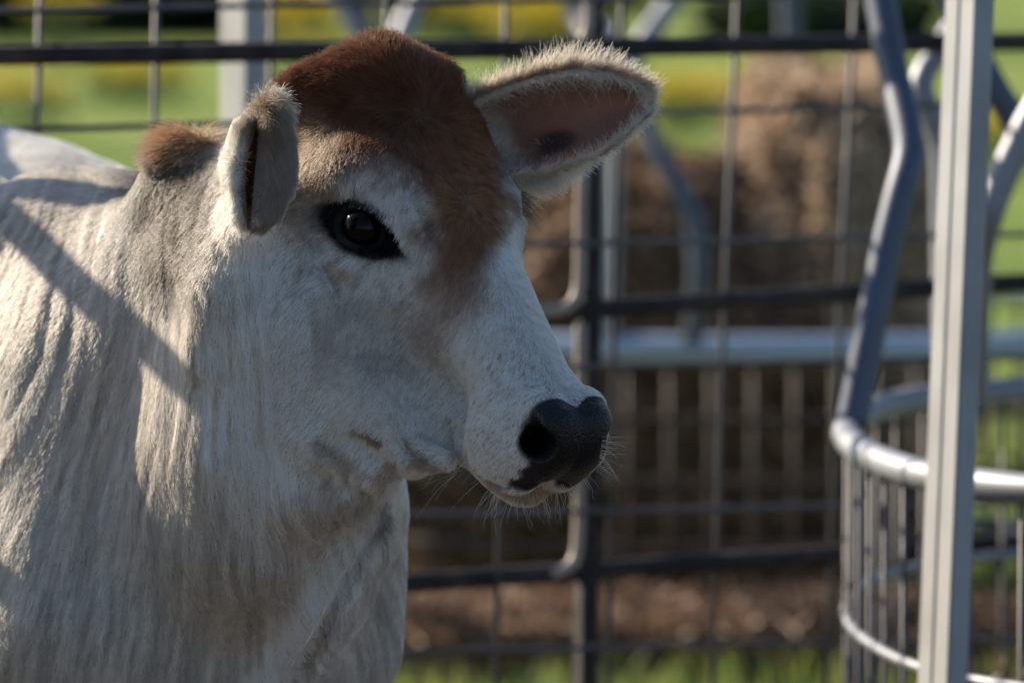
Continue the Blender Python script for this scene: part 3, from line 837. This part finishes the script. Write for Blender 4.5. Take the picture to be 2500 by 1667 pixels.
def tube_geo(pts, r, ns=10, r2=None):
    pts = np.array(pts, float); n = len(pts)
    T_ = np.gradient(pts, axis=0); T_ /= np.linalg.norm(T_, axis=1, keepdims=True)
    V_, F_ = [], []
    ref = np.array([0, 0, 1.0]) if np.abs(T_[:, 2]).max() < .9 else (np.array([0, 1.0, 0]) if np.abs(T_[:, 1]).max() < .9 else np.array([1.0, 0, 0]))
    for i in range(n):
        u = np.cross(T_[i], ref); u /= np.linalg.norm(u); v = np.cross(T_[i], u)
        rr = r if r2 is None else r + (r2 - r) * i / (n - 1)
        for j in range(ns):
            a = 2 * math.pi * j / ns; V_.append(pts[i] + rr * (u * math.cos(a) + v * math.sin(a)))
    for i in range(n - 1):
        for j in range(ns):
            F_.append((i * ns + j, i * ns + (j + 1) % ns, (i + 1) * ns + (j + 1) % ns, (i + 1) * ns + j))
    F_.append(tuple(range(ns))[::-1]); F_.append(tuple((n - 1) * ns + j for j in range(ns)))
    return V_, F_
def join(gs):
    V_, F_ = [], []
    for v, f in gs:
        o = len(V_); V_ += list(v); F_ += [tuple(i + o for i in q) for q in f]
    return V_, F_
def smooth_path(pts, n=24):
    return spl(pts, n)
def part_tube(name, pts, r, mat, parent, ns=12, smooth_n=None):
    P_ = np.array(pts, float)
    if smooth_n: P_ = smooth_path(P_, smooth_n)
    v, f = tube_geo(P_, r, ns)
    return mesh_obj(name, np.array(v) - np.array(parent.location), f, mat, parent)
def box_geo(bot, top, ax, ay, a, b, bev=.003):
    """upright box between two points, ax, ay horizontal unit axes, half sizes a,b, chamfered edges"""
    bot, top, ax, ay = map(np.array, (bot, top, ax, ay)); prof = []
    for sx, sy in ((-1, -1), (1, -1), (1, 1), (-1, 1)):
        e = [(sx * (a - bev), sy * b), (sx * a, sy * (b - bev))]
        if sx * sy < 0: e = e
        else: e = e[::-1]
        prof += e
    V_ = [q + ax * x + ay * y for q in (bot, top) for x, y in prof]; n = len(prof)
    F_ = [(i, (i + 1) % n, n + (i + 1) % n, n + i) for i in range(n)] + [tuple(range(n))[::-1], tuple(range(n, 2 * n))]
    return V_, F_

# --- ground ---
xs_ = np.array([-900, -300, -120, -60, -30, -16, -8, -4, -2, 0, 2, 4, 8, 16, 30, 60, 120, 300, 900]); ysg = np.array([-60, -20, -8, -4, 0, 2, 4, 6, 8, 10, 14, 20, 30, 45, 70, 110, 180, 400, 1600])
gv = [(x, y, 0.0) for y in ysg for x in xs_]; nxg = len(xs_)
gf = [(j * nxg + i, j * nxg + i + 1, (j + 1) * nxg + i + 1, (j + 1) * nxg + i) for j in range(len(ysg) - 1) for i in range(nxg - 1)]
m_g, t, b = node_mat('pasture')
tcg = N(t, 'ShaderNodeTexCoord')
def gnoise(scale, det=6, stretch=None, w=0):
    n_ = N(t, 'ShaderNodeTexNoise'); n_.inputs['Scale'].default_value = scale; n_.inputs['Detail'].default_value = det
    mp = N(t, 'ShaderNodeMapping'); mp.inputs['Location'].default_value = (w, w * 1.7, 0)
    if stretch: mp.inputs['Scale'].default_value = stretch
    t.links.new(tcg.outputs['Object'], mp.inputs[0]); t.links.new(mp.outputs[0], n_.inputs['Vector']); return n_
def ramp(src, stops):
    r_ = N(t, 'ShaderNodeValToRGB'); el_ = r_.color_ramp.elements
    el_[0].position, el_[0].color = stops[0][0], (*stops[0][1], 1); el_[1].position, el_[1].color = stops[-1][0], (*stops[-1][1], 1)
    for p_, c_ in stops[1:-1]: e = el_.new(p_); e.color = (*c_, 1)
    t.links.new(src, r_.inputs[0]); return r_
def gmix(fac, a, b_):
    m_ = N(t, 'ShaderNodeMix'); m_.data_type = 'RGBA'; t.links.new(fac, m_.inputs[0]); t.links.new(a, m_.inputs[6]); t.links.new(b_, m_.inputs[7]); return m_.outputs[2]
g1 = ramp(gnoise(.22, 5, (1, .45, 1)).outputs['Fac'], [(.36, (.075, .135, .028)), (.50, (.19, .27, .058)), (.66, (.30, .33, .10))])
g2 = ramp(gnoise(3.0, 8, None, 5).outputs['Fac'], [(.35, (.06, .10, .022)), (.55, (.20, .27, .06)), (.75, (.40, .37, .16))])
mx1 = gmix(ramp(gnoise(9, 4, None, 3).outputs['Fac'], [(.4, (.15, .15, .15)), (.7, (.6, .6, .6))]).outputs[0], g1.outputs[0], g2.outputs[0])
yl = N(t, 'ShaderNodeRGB'); yl.outputs[0].default_value = (.42, .33, .012, 1)
ym = ramp(gnoise(.55, 3, (1, .35, 1), 21).outputs['Fac'], [(.72, (0, 0, 0)), (.82, (.4, .4, .4))])
mx2 = gmix(ym.outputs[0], mx1, yl.outputs[0])
# trampled bare soil inside the pen
sep = N(t, 'ShaderNodeSeparateXYZ'); t.links.new(tcg.outputs['Object'], sep.inputs[0])
ad = N(t, 'ShaderNodeMath', operation='MULTIPLY_ADD'); t.links.new(gnoise(.9, 5, None, 31).outputs['Fac'], ad.inputs[0]); ad.inputs[1].default_value = 3.0; t.links.new(sep.outputs['Y'], ad.inputs[2])
sm_ = N(t, 'ShaderNodeMapRange'); t.links.new(ad.outputs[0], sm_.inputs[0]); sm_.inputs[1].default_value = 4.6; sm_.inputs[2].default_value = 5.2
so = ramp(gnoise(7, 8, None, 2).outputs['Fac'], [(.35, (.065, .056, .048)), (.7, (.135, .118, .098))])
mx2 = gmix(sm_.outputs[0], so.outputs[0], mx2)
t.links.new(mx2, b.inputs['Base Color']); b.inputs['Roughness'].default_value = 1.0; b.inputs['Specular IOR Level'].default_value = .1
gb = N(t, 'ShaderNodeBump'); gb.inputs['Strength'].default_value = .8; gb.inputs['Distance'].default_value = .05
t.links.new(gnoise(26, 8, None, 9).outputs['Fac'], gb.inputs['Height']); t.links.new(gb.outputs[0], b.inputs['Normal'])
tag(mesh_obj('ground', gv, gf, m_g, smooth=False), kind='structure')

def fine_mat(name, c1, c2, trans=.35, sc=3.0):
    m, t, b = node_mat(name)
    oi = N(t, 'ShaderNodeNewGeometry'); r_ = N(t, 'ShaderNodeValToRGB')
    r_.color_ramp.elements[0].color = (*c1, 1); r_.color_ramp.elements[1].color = (*c2, 1)
    t.links.new(oi.outputs['Random Per Island'], r_.inputs[0]); t.links.new(r_.outputs[0], b.inputs['Base Color']); b.inputs['Roughness'].default_value = .6
    tr = N(t, 'ShaderNodeBsdfTranslucent'); t.links.new(r_.outputs[0], tr.inputs['Color']); ms = N(t, 'ShaderNodeMixShader'); ms.inputs[0].default_value = trans
    t.links.new(b.outputs[0], ms.inputs[1]); t.links.new(tr.outputs[0], ms.inputs[2]); t.links.new(ms.outputs[0], t.nodes['Material Output'].inputs['Surface'])
    return m
M_grass = fine_mat('grass_blade', (.11, .20, .035), (.38, .40, .12), .45)
M_leaf = fine_mat('weed_leaf', (.03, .07, .012), (.09, .15, .03), .35)
M_shrub = fine_mat('shrub_leaf', (.008, .020, .005), (.020, .046, .010), .25)  # kept extra dark: the bushes' shaded sides are in this colour
M_yel = fine_mat('yellow_petal', (.50, .36, .010), (.68, .52, .02), .30)
M_stem = fine_mat('weed_stem', (.05, .08, .02), (.09, .12, .03), 0)
M_hay = fine_mat('hay_straw', (.15, .085, .05), (.88, .68, .48), .35)
def blades(P, h, wd, lean, g):
    n = len(P); az = g.uniform(0, 6.28, n); W = np.stack([np.cos(az), np.sin(az), 0 * az], 1) * wd[:, None]
    le = g.uniform(0, 6.28, n); Ld = np.stack([np.cos(le), np.sin(le), 0 * le], 1) * (lean * h)[:, None]
    Z = np.array([0, 0, 1.0])
    v = np.stack([P - W, P + W, P + W * .7 + Ld * .35 + Z * h[:, None] * .55, P - W * .7 + Ld * .35 + Z * h[:, None] * .55, P + Ld + Z * h[:, None]], 1)
    V_ = v.reshape(-1, 3); b_ = np.arange(n)[:, None] * 5
    q = np.concatenate([b_, b_ + 1, b_ + 2, b_ + 3], 1); t3 = np.concatenate([b_ + 3, b_ + 2, b_ + 4], 1)
    return V_, [tuple(x) for x in q.tolist()] + [tuple(x) for x in t3.tolist()]
g = np.random.default_rng(21)
nb = 42000
yy = g.uniform(3.2, 14, nb); xx = g.uniform(-1.0, 1.1, nb) * (yy + 6) * .13 + g.normal(0, .1, nb)
Pg = np.stack([xx, yy, np.zeros(nb)], 1)
cl = noise(Pg, 1.6, 7); Pg = Pg[cl > -.35 + .5 * (g.random(nb) - .5)]; n_b = len(Pg)
hB = g.uniform(.03, .085, n_b) * (1 + .6 * noise(Pg, 2.2, 3))
tag(mesh_obj('grass', *blades(Pg, np.abs(hB), g.uniform(.0018, .0038, n_b), g.uniform(.1, .7, n_b), g), M_grass, smooth=False), kind='stuff')

def plant(name, px, py_base, hgt, wid, label, cat, group, flowers=True, seed=0, mat=None):
    """a weed clump standing on the ground where the line of sight meets it"""
    g = np.random.default_rng(140 + seed)
    D = 1.43 / (.0664 + (py_base - 833.5) * 6.667e-5); b0 = at(px, py_base, D - 6); b0[2] = 0
    e = empty(name, b0); tag(e, label, cat, group)
    st, lf, fl = [], [], []
    ns = 10 if flowers else 8
    for i in range(ns):
        a = g.uniform(0, 6.28); r_ = wid * .5 * math.sqrt(g.random()); top = np.array([math.cos(a) * r_, math.sin(a) * r_, hgt * g.uniform(.6, 1)])
        st.append(tube_geo([top * [.15, .15, 0], top * [.6, .6, .5], top], .006 if flowers else .02, 5, .003))
    nl = 260 if flowers else 900
    c_ = g.normal(0, 1, (nl, 3)); c_ /= np.linalg.norm(c_, axis=1, keepdims=True); c_ *= (g.random(nl) ** .4)[:, None]
    c_ = c_ * [wid * .5, wid * .5, hgt * .5] + [0, 0, hgt * (.42 if flowers else .52)]
    c_ *= (1 + .25 * noise(c_ + seed, 2.5 / wid))[:, None]
    s_ = (.03 if flowers else .055) * wid * g.uniform(.6, 1.5, nl)
    def quads(c_, s_):
        n = len(c_); a1 = g.normal(0, 1, (n, 3)); a1 /= np.linalg.norm(a1, axis=1, keepdims=True); a2 = np.cross(a1, g.normal(0, 1, (n, 3))); a2 /= np.linalg.norm(a2, axis=1, keepdims=True)
        v = np.stack([c_ - a1 * s_[:, None] * 1.6, c_ + a2 * s_[:, None] * .7, c_ + a1 * s_[:, None] * 1.6, c_ - a2 * s_[:, None] * .7], 1)
        return v.reshape(-1, 3), [tuple(range(4 * i, 4 * i + 4)) for i in range(n)]
    mesh_obj('stem', *join(st), M_stem, e)
    mesh_obj('foliage', *quads(c_, s_), mat or M_leaf, e, smooth=False)
    if flowers:
        nf = 120; a = g.uniform(0, 6.28, nf); r_ = wid * .52 * np.sqrt(g.random(nf))
        cf = np.stack([np.cos(a) * r_, np.sin(a) * r_, hgt * (.72 + .33 * g.random(nf))], 1)
        mesh_obj('flowers', *quads(cf, wid * .05 * g.uniform(.7, 1.4, nf)), M_yel, e, smooth=False)
    return e
fl_spots = [(150, 175, .95, .9), (330, 260, .35, .9), (60, 330, .40, .7), (720, 250, .9, .8), (800, 255, .5, .7), (1290, 215, .8, .9), (1130, 130, .7, .9),
            (1330, 120, .9, 1.1), (1650, 335, .40, .75), (1500, 420, .30, .5), (1740, 300, .35, .6), (2440, 420, .35, .6)]
fl_lab = ['tall yellow flowering weed in the top left corner between the first two upright wires',
          'low wide yellow flowering weed left of the pale post, under the top rail',
          'yellow flowering weed at the left edge below the top rail', 'yellow flowering weed just right of the pale post at the left',
          'yellow flowering weed behind the reddish top of the cow\'s head',
          'yellow flowering weed behind the base of the cow\'s far ear', 'yellow flowering weed above the top rail over the cow\'s far ear',
          'yellow flowering weed at the top, left of the dark upright of the fence', 'wide yellow flowering weed right of the tip of the cow\'s far ear',
          'low yellow flowering weed just under the tip of the cow\'s far ear', 'yellow flowering weed left of the top of the hay bale',
          'yellow flowering weed right of the tall steel post at the right']
for i, (px, py, h_, w_) in enumerate(fl_spots):
    plant('flowering_weed', px, py, h_, w_, fl_lab[i], 'weed', 'yellow flowering weeds in the pasture', True, i)
sh = [(330, 95, 1.6, 5.0, 'dark green bush at the top left behind the top rail'), (30, 100, 2.0, 4.0, 'dark green bush in the top left corner of the pasture'),
      (1230, 105, 1.7, 4.2, 'dark green bush at the top centre above the cow\'s far ear'),
      (1990, 118, .8, 3.2, 'low dark green bush at the top right left of the bent bar'), (620, 80, 1.2, 3.0, 'dark green bush at the top behind the pale post on the left')]
for i, (px, py, h_, w_, lb) in enumerate(sh):
    plant('bush', px, py, h_, w_, lb, 'bush', 'dark bushes far out in the pasture', False, 40 + i, M_shrub)

# --- corral fence panel: dark frame with welded wire ---
def dpan(px): return 2.15 + (px - 980) * .00035
fence = empty('fence_panel', at(1440, 1900, dpan(1440)) * [1, 1, 0]); tag(fence, 'dark steel pipe fence panel with grey wire grid behind the cow', 'fence')
for pts in ([(-900, 148), (3300, 92)], [(-900, 895), (1250, 767), (3300, 640)], [(-900, 1545), (980, 1424), (2050, 1352), (3300, 1268)]):
    part_tube('rail', [at(x, y, dpan(x)) for x, y in pts], .0135, M_dark, fence)
q0, q1 = at(1448, -400, dpan(1448)), at(1424, 2650, dpan(1430))
q1[2] = 0.0
ax_ = unit([.93, .36, 0]); ay_ = np.array([-ax_[1], ax_[0], 0])
bx = box_geo(q1, q0, ax_, ay_, .0125, .016)
mesh_obj('upright', np.array(bx[0]) - np.array(fence.location), bx[1], M_dark, fence, smooth=False)
for pts in ([(1290, 765), (1380, 757), (1408, 735), (1416, 690), (1418, 560), (1422, 400), (1428, 160)], [(1340, 1400), (1385, 1392), (1408, 1365), (1414, 1300), (1416, 1150), (1418, 790)], [(1436, -100), (1440, 40), (1434, 80), (1418, 110), (1380, 122)]):
    part_tube('lit_edge_tube', [at(x, y, dpan(x) - .012) for x, y in pts], .0085, M_tan, fence, 10, 40)  # pale strips added for the sunlit left edge of the upright
ws = []
for (x0, x1) in [(-480, -520), (-190, -225), (104, 62), (386, 358), (670, 635), (950, 915), (1240, 1210), (1528, 1478), (1812, 1732), (2102, 2008), (2395, 2290), (2690, 2570)]:
    ws.append(tube_geo([at(x0, -300, dpan(x0) - .02), at(x0 + (x1 - x0) * .55, 760, dpan(x0) - .02), at(x1 - (x0 - x1) * .15, 2300, dpan(x1) - .02)], .0042, 8))
for y0, y1 in [(25, -20), (322, 252), (622, 575), (930, 872), (1275, 1228), (1610, 1560)]:
    ws.append(tube_geo([at(-700, y0 + 15, dpan(-700) - .028), at(980, (y0 + y1) / 2 + 5, dpan(980) - .028), at(2900, y1 - 10, dpan(2900) - .028)], .0042, 8))
jv, jf = join(ws); mesh_obj('wire_grid', np.array(jv) - np.array(fence.location), jf, M_wire, fence)

# --- the same fence carried on along the left of the pen (it throws the bands of shade over the neck) ---
sf = empty('fence_panel', (-1.15, 2, 0)); tag(sf, 'dark steel pipe fence panel along the left side of the pen, beyond the left edge', 'fence')
for z in (1.58, 1.23, .87, .45): part_tube('rail', [(-1.15, -3.0, z), (-1.15, 0, z), (-1.15, 6.5, z)], .018, M_dark, sf)
for y in (-3.0, .9, 6.5):
    part_tube('upright', [(-1.15, y, 0), (-1.15, y, .8), (-1.15, y, 1.72)], .024, M_dark, sf)

# --- two square posts ---
def post(px_top, px_bot, d, half, wy, label, h=2.2, rot=.30):
    lo_ = at(px_bot, 1667, d); hi_ = at(px_top, 0, d); k = (0 - lo_[2]) / (hi_[2] - lo_[2]); b0 = lo_ + (hi_ - lo_) * k; tp = lo_ + (hi_ - lo_) * ((h - lo_[2]) / (hi_[2] - lo_[2]))
    e = empty('steel_post', b0); tag(e, label, 'post', 'square steel posts')
    ax = np.array([math.cos(rot), math.sin(rot), 0]); ay = np.array([-ax[1], ax[0], 0])
    hy = wy; g_ = hy * .07
    for s_ in (-1, 1):
        v, f = box_geo(b0 + ay * s_ * (hy / 2 + g_ / 2), tp + ay * s_ * (hy / 2 + g_ / 2), ax, ay, half, hy / 2 - g_ / 2, .0025)
        mesh_obj('square_tube', np.array(v) - b0, f, M_post, e, smooth=False)
    v, f = box_geo(b0, tp - [0, 0, .01], ax, ay, half * .82, hy * .8, .002)
    mesh_obj('web_plate', np.array(v) - b0, f, M_post, e, smooth=False)
    v, f = box_geo(tp, tp + [0, 0, .006], ax, ay, half * 1.02, hy * 1.04, .002)
    mesh_obj('cap', np.array(v) - b0, f, M_post, e, smooth=False)
post(2368, 2300, 1.02, .0125, .047, 'tall pale square steel post standing in front of the near hay feeder at the right')
post(595, 590, 3.2, .018, .064, 'pale square steel post behind the cow, left of its near ear', rot=.32)

# --- near feeder ring at the right ---
def rp(px, py, z=.789):
    D = (1.43 - z) / (.0664 + (py - 833.5) * 6.667e-5); return at(px, py, D - 6)
arc = [(2560, 946), (2400, 958), (2280, 968), (2190, 982), (2120, 1002), (2080, 1026), (2063, 1052), (2072, 1080), (2105, 1104), (2160, 1130), (2230, 1155), (2310, 1172), (2400, 1184), (2520, 1196), (2700, 1212)]
R3 = [rp(*p) for p in arc]
# close the ring outside the frame, on the same level
c0, c1 = R3[0], R3[-1]
ctr = (c0 + c1) / 2 + EX * .1
lp = [c1 + EX * .25 + np.array([0, .05, 0]), ctr + EX * .62 + np.array([0, -.1, 0]), ctr + EX * .66 + np.array([0, .35, 0]), c0 + EX * .3 + np.array([0, .02, 0]), c0]
for p in lp: p[2] = R3[0][2]
ringP = spl(np.array(R3 + lp), 110)
near = empty('hay_feeder', (float(ringP[:, 0].mean()), float(ringP[:, 1].mean()), 0)); tag(near, 'near galvanised ring hay feeder with bent bars at the right edge', 'feeder', 'round hay feeders')
part_tube('ring', ringP, .0185, M_galv, near, 14)
zg = .03
def at_z(P_, z): P_ = np.array(P_); P_[:, 2] = z; return P_
part_tube('foot_ring', at_z(ringP, .025), .02, M_galv, near, 10)
for z in (.56, .36, .20):
    part_tube('skirt_hoop', at_z(ringP, z), .0065, M_galv, near, 8)
vw = []
dd = np.r_[0, np.cumsum(np.linalg.norm(np.diff(ringP, axis=0), axis=1))]
for s_ in np.arange(0, dd[-1], .095):
    p = np.array([np.interp(s_, dd, ringP[:, k]) for k in range(3)]); vw.append(tube_geo([p - [0, 0, .004], p * [1, 1, 0] + [0, 0, .025]], .0034, 6))
jv, jf = join(vw); mesh_obj('skirt_wires', np.array(jv) - np.array(near.location), jf, M_wire, near)
def bar(par, pts, r, mat, n=40): return part_tube('bent_bar', [at(*p) for p in pts], r, mat, par, 14, n)
bar(near, [(2130, -150, 2.15), (2150, 0, 2.12), (2175, 150, 2.08), (2215, 320, 2.0), (2226, 375, 1.98), (2205, 440, 1.96), (2168, 590, 1.94), (2130, 780, 1.92), (2078, 1046, 1.90)], .0205, M_navy)
bar(near, [(2600, 150, 2.3), (2512, 300, 2.3), (2440, 450, 2.3), (2408, 540, 2.3), (2385, 640, 2.4), (2375, 985, 2.55)], .021, M_galv)
bar(near, [(2290, -150, 2.6), (2330, 20, 2.55), (2400, 165, 2.5), (2480, 300, 2.5), (2560, 420, 2.5), (2600, 700, 2.5)], .019, M_navy)
bar(near, [(2420, -100, 2.8), (2330, 70, 2.75), (2268, 160, 2.72), (2238, 205, 2.7), (2262, 260, 2.7), (2300, 340, 2.7), (2305, 600, 2.7), (2310, 975, 2.66)], .018, M_galv)

# --- far feeder behind the fence ---
def far_ring(z, d0, n=90):
    c = np.array([at(1900, 800, 0)[0] * 0 + (1780 - 1250) * 6.667e-5 * (d0 + 6), -6 + (d0 + 6) + 1.15]); a = np.linspace(0, 2 * math.pi, n + 1)
    return np.stack([c[0] + 1.15 * np.cos(a), c[1] + 1.15 * np.sin(a), 0 * a + z], 1)
FR = far_ring(.60, 6.25)
far = empty('hay_feeder', (float(FR[:, 0].mean()), float(FR[:, 1].mean()), 0)); tag(far, 'far round hay feeder with pale blue-grey top ring behind the wire fence', 'feeder', 'round hay feeders')
part_tube('ring', FR, .029, M_bluep, far, 14); part_tube('foot_ring', at_z(FR, .045), .028, M_navy, far, 12)
for z in (.46, .335, .20): part_tube('skirt_hoop', at_z(FR, z), .008, M_rust, far, 8)
vw = []
for a in np.arange(0, 6.28, .073):
    p = np.array([FR[:, 0].mean() + 1.15 * math.cos(a), FR[:-1, 1].mean() + 1.15 * math.sin(a), .6]); vw.append(tube_geo([p - [0, 0, .004], p * [1, 1, 0] + [0, 0, .045]], .0065, 6))
jv, jf = join(vw); mesh_obj('skirt_wires', np.array(jv) - np.array(far.location), jf, M_rust, far)
bar(far, [(1480, 60, 6.3), (1560, 280, 6.2), (1610, 380, 6.15), (1672, 480, 6.1), (1702, 560, 6.1), (1706, 680, 6.1), (1700, 760, 6.12), (1690, 835, 6.15)], .020, M_navy)
bar(far, [(800, -60, 6.4), (850, 30, 6.35), (905, 110, 6.3), (960, 300, 6.3), (965, 800, 6.3)], .022, M_navy)
bar(far, [(1040, -60, 6.5), (1008, 20, 6.45), (975, 95, 6.4), (950, 300, 6.4), (948, 810, 6.4)], .022, M_galv)
bar(far, [(1690, -80, 6.4), (1640, 10, 6.4), (1565, 110, 6.35), (1500, 250, 6.3), (1480, 810, 6.3)], .022, M_galv)
bar(far, [(1380, -60, 7.5), (1410, 40, 7.5), (1460, 110, 7.4), (1500, 180, 7.4), (1510, 500, 7.4), (1510, 800, 7.4)], .024, M_navy)
bar(far, [(1925, -100, 8.3), (1928, 60, 8.3), (1935, 400, 8.3), (1935, 800, 8.3)], .026, M_navy)

# --- hay: torn bale in the far feeder, loose hay on the ground, hay in the near ring ---
def hay_heap(name, c, r, label, cat, group, n, seed, straw=None):
    g = np.random.default_rng(seed); c = np.array(c)
    e = empty(name, (c[0], c[1], 0)); tag(e, label, cat, group)
    a, bb = 72, 40; V_, F_ = [], []
    for i in range(bb + 1):
        th = math.pi * i / bb
        for j in range(a):
            ph = 2 * math.pi * j / a; sp = 3.0
            dx = np.array([math.sin(th) * math.cos(ph), math.sin(th) * math.sin(ph), math.cos(th)])
            V_.append(dx)
    V_ = np.array(V_); k = (np.abs(V_) ** 2.3).sum(1) ** (-1 / 2.3)
    V_ = V_ * k[:, None]
    V_ *= (1 + .16 * noise(V_ + seed, 2.2) + .08 * noise(V_ + seed, 6) + .05 * noise(V_ + seed, 14))[:, None]
    W = V_ * np.array(r) + c; W[:, 2] = np.maximum(W[:, 2], -.01)
    for i in range(bb):
        for j in range(a): F_.append((i * a + j, (i + 1) * a + j, (i + 1) * a + (j + 1) % a, i * a + (j + 1) % a))
    lc = np.array(e.location)
    mesh_obj('packed_hay', W * 1.0 - lc, F_, M_core, e)
    nn, tr_, ar_ = vnormals(W, F_); nn = nn if np.mean(np.sum(nn * (W - c), 1)) > 0 else -nn
    ti = g.choice(len(tr_), n, p=ar_ / ar_.sum()); u_ = g.random((n, 2)); fl = u_.sum(1) > 1; u_[fl] = 1 - u_[fl]
    T = tr_[ti]; P = W[T[:, 0]] * (1 - u_.sum(1))[:, None] + W[T[:, 1]] * u_[:, :1] + W[T[:, 2]] * u_[:, 1:]; Nn = nn[T[:, 0]]
    D = g.normal(0, 1, (n, 3)); D = D - Nn * np.sum(D * Nn, 1, keepdims=True) * .75 + Nn * g.uniform(0, .5, (n, 1)); D /= np.linalg.norm(D, axis=1, keepdims=True)
    L_ = g.uniform(.03, .14, n)[:, None]; S_ = np.cross(D, g.normal(0, 1, (n, 3))); S_ /= np.linalg.norm(S_, axis=1, keepdims=True); S_ *= g.uniform(.0015, .0042, (n, 1))
    P = P + Nn * .004
    v = np.stack([P - D * L_ / 2 - S_, P + D * L_ / 2 - S_, P + D * L_ / 2 + S_, P - D * L_ / 2 + S_], 1).reshape(-1, 3)
    mesh_obj('loose_straw', v - lc, [tuple(x) for x in np.arange(4 * n).reshape(-1, 4).tolist()], straw or M_hay, e, smooth=False)
    return e
M_hay2 = fine_mat('shaded_straw', (.04, .025, .015), (.42, .25, .15), .2)  # darker copy of the straw, shade on the hay put into its colour
M_core, t, b = node_mat('hay_core'); tq = N(t, 'ShaderNodeTexCoord'); nq = N(t, 'ShaderNodeTexNoise'); nq.inputs['Scale'].default_value = 30; nq.inputs['Detail'].default_value = 8
rq = N(t, 'ShaderNodeValToRGB'); rq.color_ramp.elements[0].position = .35; rq.color_ramp.elements[1].position = .7
rq.color_ramp.elements[0].color = (.022, .014, .010, 1); rq.color_ramp.elements[1].color = (.30, .17, .09, 1)
t.links.new(tq.outputs['Object'], nq.inputs['Vector']); t.links.new(nq.outputs['Fac'], rq.inputs[0]); t.links.new(rq.outputs[0], b.inputs['Base Color']); b.inputs['Roughness'].default_value = .9
bq = N(t, 'ShaderNodeBump'); bq.inputs['Strength'].default_value = 1; bq.inputs['Distance'].default_value = .03; t.links.new(nq.outputs['Fac'], bq.inputs['Height']); t.links.new(bq.outputs[0], b.inputs['Normal'])
cc = at(2035, 760, 7.4); cc[2] = .54
hay_heap('hay_bale', cc, (.27, .50, .58), 'tall torn brown hay bale standing in the far feeder', 'hay bale', None, 16000, 1)
cc = at(1600, 1000, 7.3); cc[2] = .42
hay_heap('hay_pile', cc, (.64, .5, .50), 'wide brown hay pile in the far feeder beside the tall bale', 'hay', 'piles of hay', 26000, 2, M_hay2)
cc = at(1620, 1500, 6.0); cc[2] = .02
hay_heap('hay_pile', cc, (.95, .30, .11), 'low spill of trampled hay on the grass in front of the far feeder', 'hay', 'piles of hay', 12000, 3, M_hay2)
cc = at(2700, 1500, 1.95); cc[2] = .20
hay_heap('hay_pile', cc, (.36, .45, .24), 'brown hay heaped inside the near feeder at the right edge', 'hay', 'piles of hay', 12000, 4, M_hay2)
